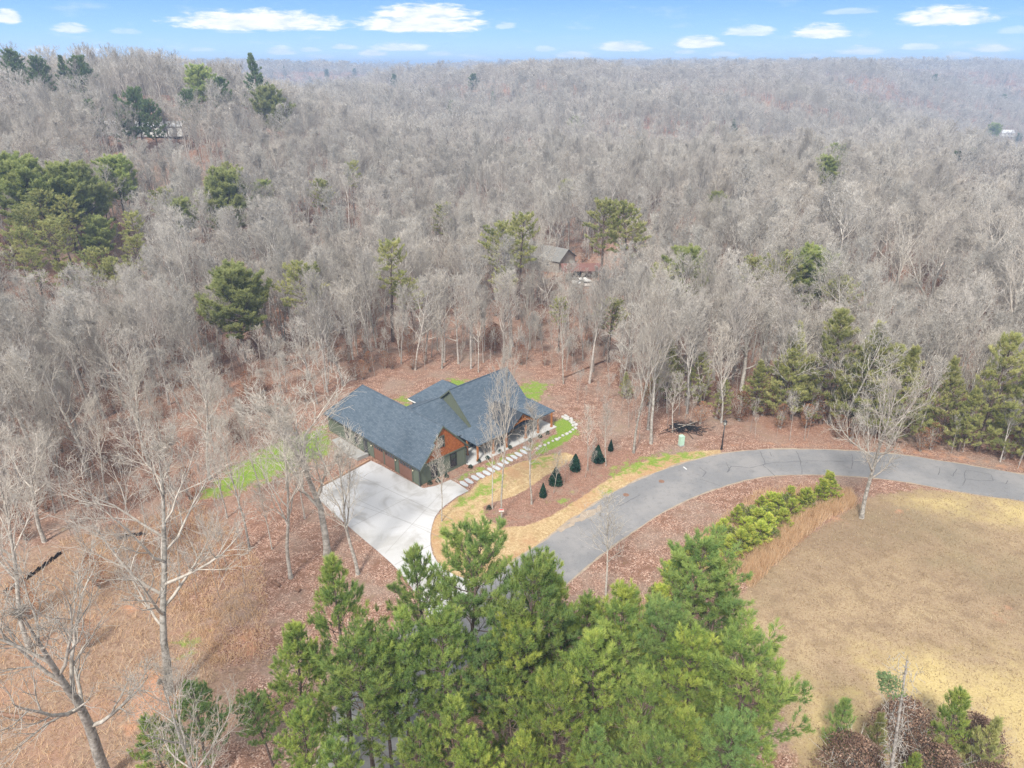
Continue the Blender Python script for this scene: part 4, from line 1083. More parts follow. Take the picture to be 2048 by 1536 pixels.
# ---- bare trees that stand alone round the house and in the near ground
H_ = [
 ('spread', 340, 1392, 868, 'tall spreading pale bare tree with the widest crown on red soil', (.02, 0), 1.0, 1.0),
 ('oak', 215, 1560, 985, 'thick leaning grey-barked bare tree with heavy limbs on the straw-coloured bank', (-.16, .05), 2.0, .9),
 ('vase', 655, 1116, 742, 'white-limbed bare tree with a broad fan crown beside the driveway edge', (-.05, 0), .5, 1.6),
 ('vase', 716, 1150, 850, 'dark-stemmed bare tree whose twigs cross the white driveway', (.08, 0), 2.2, 1.0),
 ('forest', 582, 1157, 800, 'pale bare tree on the leaf-covered slope, between the fan-crowned tree and the wide one', (-.04, 0), 1.2, 1.0),
 ('forest', 500, 1102, 820, 'slender dark bare trunk on the slope below the side lawn', (-.03, 0), 4.0, .8),
 ('slim', 985, 1020, 800, 'dark slim bare tree at the tip of the mulch bed', (.03, 0), 1.0, .75),
 ('forest', 1003, 1040, 668, 'tall pale bare tree with a red and white sign on its trunk', (.0, 0), 2.0, .5),
 ('slim', 1063, 1012, 790, 'bare tree with short side twigs in the middle of the mulch bed', (0, 0), 3.3, 1.1),
 ('slim', 884, 1046, 872, 'small thin bare tree on the straw by the driveway curve', (0, 0), .3, .9),
 ('slim', 1107, 990, 890, 'leafless sapling in front of the second holly from the bed tip', (.12, 0), 5.0, 1.0),
 ('slim', 1176, 945, 812, 'leafless sapling between the two largest hollies', (.12, 0), 1.5, 1.0),
 ('slim', 1212, 932, 800, 'leafless sapling beside the smallest far holly', (.03, 0), 2.9, 1.0),
 ('forest', 1267, 908, 560, 'tall white-barked bare tree at the edge of the yard, first of the clump', (.0, 0), .9, .7),
 ('forest', 1302, 888, 520, 'tall white-barked bare tree in the middle of the clump by the utility box', (.05, 0), 2.4, .8),
 ('vase', 1296, 862, 640, 'many-stemmed pale bare tree behind the clump by the utility box', (-.02, 0), 3.0, 1.0),
 ('slim', 1345, 868, 740, 'low thin leafless tree behind the pale utility box', (0, 0), 2.0, 1.3),
 ('forest', 1442, 848, 640, 'bare tree behind the black lamp post', (0, 0), 3.7, 1.0),
 ('oak', 1592, 812, 590, 'leaning white spreading bare tree at the wood edge above the road bend', (.12, 0), 1.0, 1.2),
 ('spread', 1722, 1040, 690, 'light-barked bare tree on the field side of the road, leaning over the asphalt', (.03, 0), 4.0, .8),
 ('slim', 1212, 1197, 985, 'thin bare tree on the leafy verge inside the road bend', (0, 0), 1.0, 1.3),
 ('forest', 1366, 735, 480, 'tall smooth-trunked bare tree rising above the wood edge', (.05, .02), .2, .8),
 ('slim', 1127, 770, 560, 'slender birch-like bare tree at the root end of the fallen log', (.02, 0), 1.9, .9),
 ('slim', 957, 745, 590, 'slender bare tree directly behind the main roof ridge', (0, 0), .7, 1.0),
 ('forest', 700, 722, 545, 'pale bare tree with open limbs at the clearing edge behind the garage roof', (-.03, 0), 2.6, .9),
 ('forest', 2010, 905, 700, 'twiggy bare tree beside the big conifers at the road side', (-.15, 0), 1.1, 1.1),
 ('oak', 2075, 930, 690, 'bare tree at the roadside spreading twigs low over the verge', (-.1, 0), 3.1, 1.0),
 ('forest', 1990, 760, 420, 'very tall pale bare tree behind the big roadside conifers', (.03, 0), 2.0, .9),
 ('forest', 60, 1300, 860, 'bare tree with upright stems beside the silt fence', (0, 0), 2.0, 1.0),
 ('forest', 420, 960, 700, 'bare tree with upright pale stems at the end of the side lawn', (-.02, 0), 1.5, 1.1),
 ('vase', 430, 905, 770, 'pale fan-shaped bare tree at the wood edge beyond the side lawn', (-.02, 0), 3.5, 1.1),
 ('oak', 1480, 800, 560, 'white spreading bare tree in the wood edge between two green conifers', (.05, 0), 1.1, 1.0), ('spread', 1690, 770, 520, 'pale spreading bare tree behind the olive conifers of the bend', (.03, 0), 2.1, 1.0),
 ('oak', 1850, 740, 430, 'dark-limbed leaning bare tree above the roadside conifers', (.22, 0), 3.1, .9), ('spread', 1530, 700, 450, 'pale many-limbed bare tree in the woods over the lamp post', (0, 0), 4.1, .9),
 ('vase', 1770, 650, 390, 'pale fan-crowned bare tree high in the woods above the bend', (0, 0), 5.1, 1.0), ('spread', 1930, 650, 400, 'pale spreading bare tree high above the roadside conifers', (0, 0), .4, 1.0),
 ('vase', 60, 900, 650, 'pale fan-crowned bare tree in the woods, lowest near the picture edge', (0, 0), 1.4, 1.1), ('spread', 180, 955, 700, 'pale spreading bare tree at the low edge of the woods', (0, 0), 2.4, 1.0),
 ('vase', 300, 935, 700, 'pale fan-crowned bare tree near the end of the side lawn', (0, 0), 3.4, 1.0), ('spread', 250, 815, 600, 'pale spreading bare tree among grey ones beyond the side lawn', (0, 0), 4.4, .9),
 ('spread', 90, 1085, 830, 'pale bare tree between the silt fence and the woods', (0, 0), 5.4, 1.0), ('forest', 130, 1010, 770, 'slim pale bare tree above the long silt fence', (.02, 0), 1.1, .8), ('forest', 215, 1000, 790, 'slim pale bare tree above the short silt fence', (-.02, 0), 2.1, .8),
 ('forest', 345, 985, 760, 'slim grey bare tree next to the spreading one at the low wood edge', (.02, 0), 3.1, .8), ('forest', 20, 1010, 760, 'slim grey bare tree cut by the picture edge below the woods', (0, 0), 4.1, .9),
 ('forest', 520, 985, 790, 'slim bare tree between the side lawn and the driveway', (.02, 0), 5.1, .7), ('forest', 455, 1040, 850, 'slim bare tree on the slope under the end of the side lawn', (0, 0), 6.0, .8),
 ('forest', 610, 1040, 830, 'slim bare tree by the driveway corner', (-.03, 0), .2, .7), ('slim', 545, 1100, 960, 'small leafless tree on the leaf slope between taller trunks', (0, 0), 1.6, 1.2),
 ('vase', 1060, 700, 540, 'pale fan-crowned bare tree behind the house ridge end', (0, 0), .9, .9),
]
for k_, px, py, top, lab, lean, rz, ws in H_: hero(k_, px, py, top, lab, lean, rz, ws)
# bare crown rising from below the picture
p = at(430, 1700); plant_tree(HERO['spread'], 'bare_tree', p, 15.5, 'bare white-twigged tree whose crown rises beside the yellow-tipped pine', 'tree', None, 2.0, (0, 0), TR, .8)
p = at(2120, 1330); plant_tree(HERO['vase'], 'bare_tree', p, 8, 'pale bare tree at the edge of the brown field', 'tree', None, 2.0, (0, 0), TR, 1.0)

# ---- pines of the big stand below the road
FG = [(652, 1122, 17.5, 0, 'pale-lit tall pine with an open pointed crown, first by the leaf slope'), (572, 1262, 12, 1, 'shorter pine leaning against the first pine of the stand'), (925, 1085, 16.5, 3, 'pine whose rounded yellow-green top stands against the straw lawn'),
      (846, 1122, 15, 1, 'sparse pine top crossing the foot of the white driveway'), (800, 1225, 15, 0, 'dense pine between the driveway foot and the tallest pine'), (885, 1232, 14, 2, 'dense green pine under the one with the rounded top'),
      (1046, 1138, 17, 2, 'bluish tall pine over the end of the road bend'), (1105, 1130, 15.5, 1, 'bushy pine with mixed twigs beside the bluish tall pine'), (1192, 1178, 12.5, 0, 'thin young pine with a few dark tufts on top'),
      (1012, 1262, 13, 3, 'yellow-green pine in the middle of the stand'), (962, 1300, 12, 2, 'shaded pine in the middle of the stand with brown inner needles'), (1262, 1182, 14, 1, 'pine near the rust-tipped one, narrow pointed top'),
      (1385, 1108, 15, 3, 'grey-green broad pine at the field edge, topmost there'), (1435, 1130, 14, 0, 'pine overhanging the straw field next to the grey-green one'), (1335, 1240, 14, 2, 'pine above the brushy gap inside the stand'),
      (1238, 1262, 13, 3, 'pine with rust-coloured tips in its crown'), (1196, 1300, 14, 1, 'full pine below the rust-tipped one'), (1400, 1282, 14, 2, 'full green pine with a flat broad top by the field'), (1445, 1318, 13, 0, 'pine with upright candles at the stand edge facing the field'),
      (1500, 1322, 15, 3, 'blue-green pine, outermost of the stand on the field side'), (1300, 1345, 13, 1, 'pine in the lower middle of the stand with bright tufts'), (1130, 1375, 13, 2, 'pale green pine low in the stand'), (1030, 1392, 10, 3, 'small blue-green pine in a gap of the stand'),
      (815, 1440, 11, 0, 'pine with yellow tips at the lower edge of the stand'), (890, 1425, 12, 1, 'pine beside the yellow-tipped one at the lower edge'), (600, 1448, 10, 2, 'blue-green round-topped pine beneath the tallest pine'), (722, 1335, 13, 3, 'pine behind the trunk of the tallest pine'),
      (1195, 1490, 11, 0, 'bright green pine at the very bottom of the stand'), (1062, 1478, 11, 1, 'dark pine at the very bottom between two brighter ones'), (372, 1375, 10, 1, 'small pine with golden needles beside the red soil'), (305, 1425, 9, 0, 'low pine with a few dark tufts next to the golden one'),
      (1370, 1450, 12, 1, 'pine at the bottom edge near the field with long needles'), (1470, 1440, 12, 2, 'lowest pine of the stand on the field side'), (700, 1480, 11, 0, 'pine at the bottom edge in front of the tallest trunk'), (960, 1500, 10, 2, 'pine at the bottom edge in the shaded gap'),
      (1290, 1480, 12, 3, 'pine at the bottom edge with a wide bright crown'), (520, 1400, 7, 3, 'small pine on the leaf slope beneath the stand'), (1142, 1240, 12, 0, 'pine filling the gap beside the bluish tall pine'), (760, 1300, 12, 2, 'pine shading the hidden road at the stand edge')]
for px, py, h, v, lab in FG:
    if v == 0 and h > 13: v = 4
    plant_tree(PINE[v], 'pine_tree', place(px, py, h), h, lab, 'pine tree', 'pines of the stand below the road', None, (TR.uniform(-.03, .03), TR.uniform(-.03, .03)), TR, TR.uniform(.92, 1.15))

# ---- young pines in the brushy strip inside the road bend
YP = [(1640, 1008, 958, 0, 'bright young pine at the road end of the brushy strip'), (1654, 1002, 948, 0, 'slender young pine with an upright tip, nearest the light-barked tree'), (1578, 1000, 972, 1, 'small dark-tipped young pine just inside the strip'),
      (1582, 1035, 1000, 1, 'lime-green young pine on the tall grass'), (1540, 1015, 985, 1, 'round dark young pine near the verge'), (1520, 1022, 990, 0, 'bushy young pine next to the round dark one'), (1470, 1052, 1010, 0, 'thin young pine behind the grass strip'),
      (1510, 1060, 1020, 1, 'mid-green young pine in the heart of the strip'), (1535, 1070, 1025, 0, 'wide young pine near the broomsedge'), (1475, 1105, 1062, 1, 'pale blue-green young pine on the strip edge'), (1498, 1098, 1050, 0, 'light green young pine behind the pale one'),
      (1432, 1090, 1048, 0, 'bushy young pine on the verge side of the strip'), (1370, 1140, 1085, 0, 'tall young pine where the strip meets the stand'), (1340, 1165, 1125, 1, 'low round young pine where the strip meets the stand'), (1425, 1135, 1090, 0, 'dark young pine behind the grey-green broad pine'),
      (1445, 1075, 1040, 1, 'tiny young pine on the leafy verge'), (1560, 1055, 1020, 1, 'olive young pine by the grass edge'), (1320, 1215, 1170, 1, 'brownish young pine at the foot of the strip'), (1405, 1118, 1072, 0, 'leaning young pine on the verge side above the grey-green broad pine'), (1490, 1070, 1035, 1, 'rounded lime-green young pine between two taller ones'), (1530, 1045, 1005, 0, 'upright young pine in the middle of the strip'),
      (1555, 1030, 990, 0, 'yellowish young pine next to the small dark-tipped one'), (1610, 1018, 978, 1, 'broad young pine below the pair at the road end'), (1455, 1120, 1075, 0, 'full young pine facing the broomsedge'), (1515, 1090, 1045, 1, 'lowest young pine before the broomsedge'), (1350, 1190, 1140, 0, 'upright young pine touching the stand')]
for px, b, top, v, lab in YP:
    p = place(px, b); plant_tree(YOUNG[v], 'young_pine', p, height_to(p, top), lab, 'pine tree', 'young pines in the brushy strip', None, None, TR, TR.uniform(1.25, 1.7))
SH = [(1500, 1040), (1530, 1045), (1555, 1020), (1460, 1080), (1450, 1100), (1405, 1110), (1390, 1130), (1360, 1180), (1520, 1090), (1545, 1085), (1570, 1010), (1605, 1005), (1480, 1030), (1350, 1215), (1310, 1195), (1300, 1225), (1615, 1020), (1330, 1240)]
shrub_me = [leafy_mesh('shrub_leaves_%d' % i, 200 + i, 1.7, .95, 900, 'shrub', .16, 'bush') for i in range(3)]
stick_me = stick_mesh('shrub_sticks', 5, 1.8, 1.2, 16, 'twig')
for i, (px, py) in enumerate(SH):
    o = empty('shrub', place(px, py), TR.uniform(0, 6), TR.uniform(.7, 1.15)); tag(o, 'olive-green shrub among the young pines of the brushy strip', 'shrub', 'shrubs of the brushy strip')
    link_mesh('foliage', shrub_me[i % 3], o); link_mesh('stem', stick_me, o)

# broomsedge and dry grass: blades nobody could count
def grass(name, polys, n, hmin, hmax, mat, seed, w=.03, lean=.25):
    rs = np.random.RandomState(seed); P = []
    for pl in polys:
        W = wpoly(pl); lo, hi = W.min(0), W.max(0); q = np.empty((0, 2)); 
        while len(q) < n:
            c = rs.uniform(lo, hi, (n, 2)); c = c[sdist(W, c[:, 0], c[:, 1]) > -rs.rand(n) * .5]
            clump = np.sin(c[:, 0] * 2.3) * np.sin(c[:, 1] * 2.7 + c[:, 0]); c = c[clump + rs.rand(len(c)) * 1.6 > .4]; q = np.concatenate([q, c])
        P.append(q[:n])
    P = np.concatenate(P); m = len(P); h = rs.uniform(hmin, hmax, m); a = rs.rand(m) * 6.283; d = np.stack([np.cos(a), np.sin(a)], 1) * w
    l = rs.normal(0, lean, (m, 2)) * h[:, None]; z = terrain(P[:, 0], P[:, 1])
    V = np.stack([np.column_stack([P - d, z]), np.column_stack([P + d, z]), np.column_stack([P + l, z + h])], 1).reshape(-1, 3)
    o = link_mesh(name, np_mesh(name, V, np.arange(3 * m).reshape(-1, 3), M[mat], tint=np.repeat(rs.rand(m), 3)))
    tag(o, None, None, None, 'stuff'); return o
SEDGE = [(1655, 1010), (1700, 985), (1705, 1012), (1672, 1025), (1640, 1042), (1590, 1085), (1540, 1130), (1495, 1175), (1488, 1150), (1500, 1125), (1545, 1080), (1590, 1045), (1610, 1025)]
grass('broomsedge', [SEDGE], 14000, .5, 1.3, 'sedge', 3, .025, .2)
grass('dry_grass', [[(1360, 1180), (1300, 1240), (1270, 1240), (1350, 1130), (1430, 1050), (1520, 985), (1640, 975), (1700, 985), (1600, 1050), (1500, 1130), (1470, 1180)]], 12000, .3, .9, 'sedge', 4, .025, .3)
grass('dry_grass', [[(20, 1150), (250, 1080), (420, 1200), (450, 1330), (250, 1560), (-100, 1560)], [(120, 1085), (400, 1010), (520, 1120), (540, 1330), (430, 1330), (300, 1120)]], 12000, .15, .7, 'sedge', 6, .02, .6)

grass('grass', [FIELD], 46000, .05, .20, 'straw', 15, .03, .8)
# ---- conical hollies in the mulch bed
hol = [leafy_mesh('holly_%d' % i, 300 + i, 3.0, 1.0, 3600, 'holly', .19, 'cone') for i in range(2)]
hst = stick_mesh('holly_stem', 8, 1.0, .3, 3, 'pinebark', .03)
for px, b, top, ws, v, lab in [(1086, 995, 966, .8, 1, 'small thin dark holly at the tip end of the row'), (1111, 972, 934, 1.2, 0, 'dark conical holly, second from the tip of the mulch bed'), (1150, 944, 908, 1.2, 1, 'dark conical holly in the middle of the row'),
                          (1195, 925, 890, 1.25, 0, 'dark broad holly, fourth from the tip of the mulch bed'), (1221, 904, 879, .75, 1, 'smallest dark holly at the far end of the row')]:
    p = place(px, b); h = height_to(p, top); o = empty('holly', p, TR.uniform(0, 6)); k = h / 3.0; o.scale = (k * ws, k * ws, k)
    tag(o, lab, 'holly', 'hollies in the mulch bed'); link_mesh('foliage', hol[v], o); link_mesh('stem', hst, o)
# small shrubs at the foot of the house
sm = [leafy_mesh('small_shrub_%d' % i, 320 + i, .5, .35, 260, 'holly', .1, 'bush') for i in range(2)]
for i, (px, py) in enumerate([(860, 968), (876, 964), (893, 954), (941, 936), (958, 925), (975, 918), (1000, 905), (1020, 897), (1060, 883), (1080, 875), (1095, 868)]):
    o = link_mesh('small_shrub', sm[i % 2]); o.location = at(px, py); o.rotation_euler.z = i; tag(o, 'low dark shrub in the bark bed along the house front', 'shrub', 'low shrubs along the house front')

# ---- other evergreens, placed one by one
EVS = []
def ev(lib, v, px, py, h, lab, group=None, ws=1.0, base=None, name='pine_tree', cat='pine tree'):
    if lib is ROUNDP or lib is OLIVE: ws *= 1.25; h *= 1.08
    if base: p = place(px, base); h = height_to(p, py)
    else: p = place(px, py, h)
    if p.length < 420 and (lib is ROUNDP or lib is OLIVE): EVS.append((p.x, p.y, (2.0 + h * .14) * (1.45 if base else .8), 46 if base else (20 if lib is ROUNDP else 9)))
    return plant_tree(lib[v], name, p, h, lab, cat, group, None, None, TR, ws)
ev(ROUNDP, 0, 492, 548, 0, 'big round bright green pine standing alone in the bare woods', base=722, ws=1.0)
for px, py, h, v, lab in [(435, 356, 17, 0, 'dense green pine, round topped, alone above the middle of the woods'), (226, 325, 16, 1, 'green pine at the end of the pine group on the far slope'), (52, 335, 17, 0, 'green pine in the group on the slope, second from the picture edge'),
        (112, 340, 17, 1, 'light green pine in the middle of the group on the slope'), (160, 345, 16, 0, 'green pine next to the light green one on the slope'), (8, 322, 17, 1, 'green pine cut by the picture edge on the slope'), (185, 445, 10, 0, 'small bright pine below the slope group'),
        (352, 408, 12, 1, 'narrow dark pine in the bare woods near the round-topped one'), (520, 368, 11, 1, 'small green pine behind bare twigs beyond the round-topped one'), (1152, 240, 13, 0, 'small round pine far off on the wooded ridge flank'),
        (1440, 390, 9, 1, 'small pine between pale bare crowns over the road bend woods'), (1655, 322, 14, 1, 'dark green pine with a lopsided crown on the near ridge'), (1673, 300, 14, 0, 'smaller pine top rising behind the lopsided one'), (1382, 508, 14, 1, 'green pine behind the tall smooth-trunked bare tree'),
        (1620, 508, 13, 0, 'green pine deep in the pale woods above the road'), (545, 185, 18, 0, 'broad pine below the tallest far pine'), (400, 140, 19, 1, 'pine on the ridge beside the tallest far pine'), (1985, 252, 20, 0, 'dome-shaped dark pine in the far valley')]:
    ev(ROUNDP, v, px, py, h, lab, ws=1.0)
for px, py, h, v, lab in [(1035, 438, 19, 0, 'tall olive pine on a long bare trunk beside the neighbouring yard'), (1010, 450, 17, 1, 'paler olive pine beside the tall one at the neighbouring yard'), (1208, 408, 20, 0, 'tallest olive pine over the grey shed'), (1265, 415, 19, 1, 'thin olive pine over the grey shed'),
        (772, 492, 17, 0, 'olive pine in the bare woods above the garage roof'), (596, 535, 15, 1, 'olive pine beyond the big round pine'), (640, 365, 14, 1, 'olive pine in the middle woods'), (880, 415, 15, 0, 'dull olive pine in the centre of the woods'), (1130, 362, 12, 1, 'small dull pine far behind the neighbouring yard'),
        (1225, 605, 10, 1, 'small yellow-olive pine at the wood edge behind the yard'), (265, 480, 14, 0, 'olive pine under the slope group'), (200, 500, 14, 1, 'olive pine mixed with bare trees on the slope'), (100, 450, 15, 0, 'olive pine in the lower part of the slope group'), (40, 420, 15, 1, 'yellowish olive pine near the picture edge'),
        (140, 400, 15, 0, 'olive pine in the middle of the slope group'), (75, 385, 15, 1, 'yellow-green olive pine filling the slope group'), (125, 440, 14, 0, 'soft olive pine below the middle of the slope group'), (235, 520, 13, 1, 'small olive pine far below the slope group'), (60, 505, 13, 0, 'thin olive pine under the slope group near the picture edge'),
        (330, 380, 13, 1, 'thin olive pine halfway from the slope group to the round-topped pine'), (255, 430, 14, 0, 'loose olive pine at the inner end of the slope group'), (20, 465, 14, 1, 'olive pine cut by the picture edge'), (135, 530, 12, 0, 'lowest olive pine on the slope'), (460, 330, 14, 1, 'faint olive pine behind the round-topped one'), (700, 330, 14, 0, 'faint olive pine in the distant middle woods'),
        (1330, 540, 13, 0, 'olive pine left of the tall smooth-trunked bare tree'), (1700, 560, 13, 1, 'olive pine behind the pale trees over the bend'), (1120, 600, 9, 0, 'low olive pine behind the house yard'), (820, 560, 11, 1, 'low olive pine behind the main roof'), (1010, 540, 10, 1, 'short olive pine next to the neighbouring yard'), (1500, 520, 14, 0, 'olive pine veiled by pale twigs above the road'), (1560, 510, 14, 1, 'second olive pine veiled by pale twigs above the road')]:
    ev(OLIVE, v, px, py, h, lab, ws=1.15)
for px, py, b, v, lab in [(1252, 745, 800, 0, 'low light green conifer at the edge of the yard'), (1332, 680, 800, 0, 'light green conifer behind the white-barked clump'), (1395, 705, 812, 1, 'broad green conifer behind the brush pile'), (1300, 760, 812, 1, 'short green conifer hidden by the white-barked clump'),
        (1580, 650, 830, 0, 'olive conifer behind the leaning white tree'), (1640, 625, 850, 1, 'green conifer between the leaning tree and the road'), (1700, 640, 862, 0, 'tall olive conifer above the road bend'), (1560, 700, 842, 1, 'short conifer at the foot of the leaning white tree'),
        (1745, 690, 870, 1, 'green conifer behind the light-barked leaning tree'), (1790, 700, 882, 0, 'dark conifer on the wood edge above the asphalt'), (1880, 720, 892, 0, 'big dark conifer, first of the roadside trio'), (1952, 668, 905, 1, 'big pointed green conifer, tallest of the roadside trio'),
        (2022, 700, 915, 0, 'big olive conifer, outermost of the roadside trio'), (1915, 780, 905, 1, 'conifer filling the front of the roadside trio'), (2075, 760, 930, 1, 'conifer at the picture edge over the road'), (1505, 720, 830, 0, 'thin olive conifer behind the lamp post'), (1440, 760, 838, 1, 'small conifer behind the lamp post')]:
    ev(THICK, v, px, py, 0, lab, base=b, ws=TR.uniform(1.1, 1.35), name='conifer', cat='conifer')
for px, py, h, v, lab in [(505, 108, 27, 0, 'tallest far pine, standing above the skyline'), (568, 132, 20, 0, 'dark conifer just below the skyline, next to the tallest pine'), (620, 152, 18, 0, 'dark cone-shaped cedar on the ridge flank'), (652, 140, 20, 1, 'dark pine beyond the cone-shaped cedar'),
        (708, 138, 18, 1, 'dark pine, rightmost of the ridge row'), (265, 182, 20, 1, 'big dark pine above the pale roofs'), (235, 190, 18, 0, 'dark pine, nearer the picture edge in the group above the pale roofs'), (300, 205, 17, 1, 'dark pine with a wide crown over the pale roofs'), (370, 185, 17, 1, 'green pine beyond the group over the pale roofs'),
        (178, 205, 16, 1, 'lone dark pine beside the group over the pale roofs'), (120, 112, 20, 0, 'dark skyline conifer, second from the picture edge'), (150, 118, 20, 1, 'dark skyline pine, third from the picture edge'), (22, 105, 20, 1, 'dark skyline pine nearest the picture edge'), (75, 118, 19, 1, 'dark skyline pine in a low dip'),
        (175, 128, 17, 0, 'dark skyline conifer ending the row'), (1742, 242, 18, 0, 'single dark cedar by the reddish patch in the far valley'), (2040, 268, 15, 1, 'green pine at the far field'), (1915, 305, 12, 1, 'green pine row start at the near side of the far field'), (1945, 300, 12, 1, 'green pine next in the row by the far field'),
        (1880, 312, 10, 1, 'low green pine by the far field'), (2010, 190, 18, 1, 'dark pine high on the far slope'), (1555, 118, 14, 1, 'domed tree on the skyline'), (1470, 240, 16, 0, 'dark pine in the distant bare hillside'), (945, 150, 18, 1, 'dark pine on the central skyline'), (985, 185, 16, 0, 'dark cone pine under the central skyline'),
        (790, 150, 18, 1, 'dull pine by the central dip of the skyline'), (440, 160, 18, 1, 'green pine left under the tallest far pine'), (1870, 150, 18, 1, 'dark pine near the far skyline'), (905, 205, 14, 1, 'small dark pine on the middle ridge')]:
    ev(DARK, v, px, py, h, lab, ws=1.1, name='conifer', cat='conifer')

# ---- the winter woods
CLEAR = wpoly([(-600, 1120), (0, 1100), (150, 1075), (300, 1040), (390, 1000), (440, 945), (510, 895), (590, 850), (640, 812), (700, 765), (800, 742), (900, 746), (1000, 732), (1090, 745), (1200, 782), (1300, 850), (1400, 852), (1520, 845), (1640, 876), (1800, 895), (1950, 915), (2048, 945), (2800, 1060), (2800, 3000), (-600, 3000)])
NB = [place(1165, 560), place(1890, 300), place(300, 262)]
def free(x, y):
    ok = sdist(CLEAR, x, y) < 0
    ok &= ~((np.abs(x - NB[0].x) < 15) & (y > NB[0].y - 8) & (y < NB[0].y + 13))
    for (ex, ey, er, fl_) in EVS: ok &= np.hypot(x - ex, y - ey) > 3.0
    for q, fr_, la_ in ((NB[1], 190, 30), (NB[2], 75, 20)):
        rr = math.hypot(q.x, q.y); al = (x * q.x + y * q.y) / rr; la = np.abs(x * q.y - y * q.x) / rr
        ok &= ~((al > rr - fr_) & (al < rr + 25) & (la < la_ * (.55 + .45 * np.sin(al / 17.))))
    ok &= np.hypot(x - NB[1].x, (y - NB[1].y)) > 30
    ok &= np.hypot(x - NB[2].x, (y - NB[2].y) * .6) > 9
    return ok
def low_cover(x, y):
    """places where the woods are young and low"""
    lo = (np.abs(x - NB[0].x * (y / NB[0].y)) < 9) & (y > NB[0].y - 62) & (y < NB[0].y)
    for (ex, ey, er, fl_) in EVS:
        rr = math.hypot(ex, ey); al = (x * ex + y * ey) / rr; la = np.abs(x * ey - y * ex) / rr
        lo |= (al > rr - fl_) & (al < rr + 1) & (la < er)
    return lo
rs = np.random.RandomState(12)
def scatter(r0, r1, sp, azm):
    n = int(r1 / sp) + 2; gx, gy = np.meshgrid(np.arange(-n, n + 1) * sp, np.arange(0, n + 1) * sp)
    x = (gx + rs.uniform(-.48, .48, gx.shape) * sp).ravel(); y = (gy + rs.uniform(-.48, .48, gy.shape) * sp).ravel()
    r = np.hypot(x, y); a = np.degrees(np.abs(np.arctan2(x, y))); k = (r >= r0) & (r < r1) & (a < azm)
    x, y = x[k], y[k]; k = free(x, y); return x[k], y[k]
x0_, y0_ = scatter(60, 185, 4.2, 44); x1, y1 = scatter(185, 300, 4.7, 44); x1, y1 = np.concatenate([x0_, x1]), np.concatenate([y0_, y1])
thin = (np.sin(x1 / 13 + 2) * np.sin(y1 / 17) > .72) & (np.hypot(x1, y1) < 240); x1, y1 = x1[~thin], y1[~thin]
z1 = terrain(x1, y1)
sx, sy = project(x1, y1, z1 + 15)
inview = (sx > -40) & (sx < 2090)
short = low_cover(x1, y1)
order = np.argsort(np.hypot(x1, y1) + np.where(inview, 0, 1e6) + np.where(short, 1e5, 0))
IND = 262
ZONES = [(lambda x, y: x > 28, 'above the road bend', 'bare trees above the road bend'), (lambda x, y: x > -6, 'behind the house yard', 'bare trees behind the house yard'),
         (lambda x, y: x > -45, 'behind the garage', 'bare trees behind the garage'), (lambda x, y: True, 'beyond the side lawn', 'bare trees beyond the side lawn')]
KN = ['broad-forked grey bare tree', 'upright brown-grey bare tree', 'low spreading grey bare tree', 'tall high-crowned grey bare tree', 'fan-shaped pale bare tree', 'upright pale bare tree']
for i in order[:IND]:
    v = TR.choices(range(6), [4, 4, 3, 3, 1.6, 2])[0]
    for f_, w_, g_ in ZONES:
        if f_(x1[i], y1[i]): break
    plant_tree(FOREST[v], 'bare_tree', (x1[i], y1[i], z1[i]), TR.choice([TR.uniform(9, 14), TR.uniform(13, 18), TR.uniform(15, 21)]), '%s in the dense winter woods %s' % (KN[v], w_), 'tree', '%s, %s' % (g_, KN[v].replace(' bare tree', '')), None, None, TR, TR.uniform(.9, 1.15))
rest = order[IND:]
def instancer(name, pts, hs, meshes_cols, idx, rots, wss):
    me = bpy.data.meshes.new(name); me.vertices.add(len(pts)); me.vertices.foreach_set('co', np.ascontiguousarray(pts, np.float32).ravel())
    for nm, D, ty in (('sc', hs, 'FLOAT'), ('ws', wss, 'FLOAT'), ('rz', rots, 'FLOAT'), ('ix', idx, 'INT')):
        a = me.attributes.new(nm, ty, 'POINT'); a.data.foreach_set('value', np.ascontiguousarray(D, np.int32 if ty == 'INT' else np.float32))
    o = link_mesh(name, me)
    ng = bpy.data.node_groups.new('scatter_trees', 'GeometryNodeTree')
    ng.interface.new_socket('Geometry', in_out='INPUT', socket_type='NodeSocketGeometry'); ng.interface.new_socket('Geometry', in_out='OUTPUT', socket_type='NodeSocketGeometry')
    n = ng.nodes; L = ng.links.new
    gi, go = n.new('NodeGroupInput'), n.new('NodeGroupOutput')
    ip = n.new('GeometryNodeInstanceOnPoints'); ci = n.new('GeometryNodeCollectionInfo'); ci.inputs['Collection'].default_value = meshes_cols
    ci.inputs['Separate Children'].default_value = True; ci.inputs['Reset Children'].default_value = True
    def at_(nm, dt):
        q = n.new('GeometryNodeInputNamedAttribute'); q.data_type = dt; q.inputs['Name'].default_value = nm; return q.outputs[0]
    L(gi.outputs[0], ip.inputs['Points']); L(ci.outputs[0], ip.inputs['Instance']); ip.inputs['Pick Instance'].default_value = True
    L(at_('ix', 'INT'), ip.inputs['Instance Index'])
    c1 = n.new('ShaderNodeCombineXYZ'); L(at_('rz', 'FLOAT'), c1.inputs[2]); L(c1.outputs[0], ip.inputs['Rotation'])
    c2 = n.new('ShaderNodeCombineXYZ'); w = at_('ws', 'FLOAT'); L(w, c2.inputs[0]); L(w, c2.inputs[1]); L(at_('sc', 'FLOAT'), c2.inputs[2]); L(c2.outputs[0], ip.inputs['Scale'])
    L(ip.outputs[0], go.inputs[0])
    md = o.modifiers.new('scatter', 'NODES'); md.node_group = ng
    tag(o, None, None, None, 'stuff'); return o

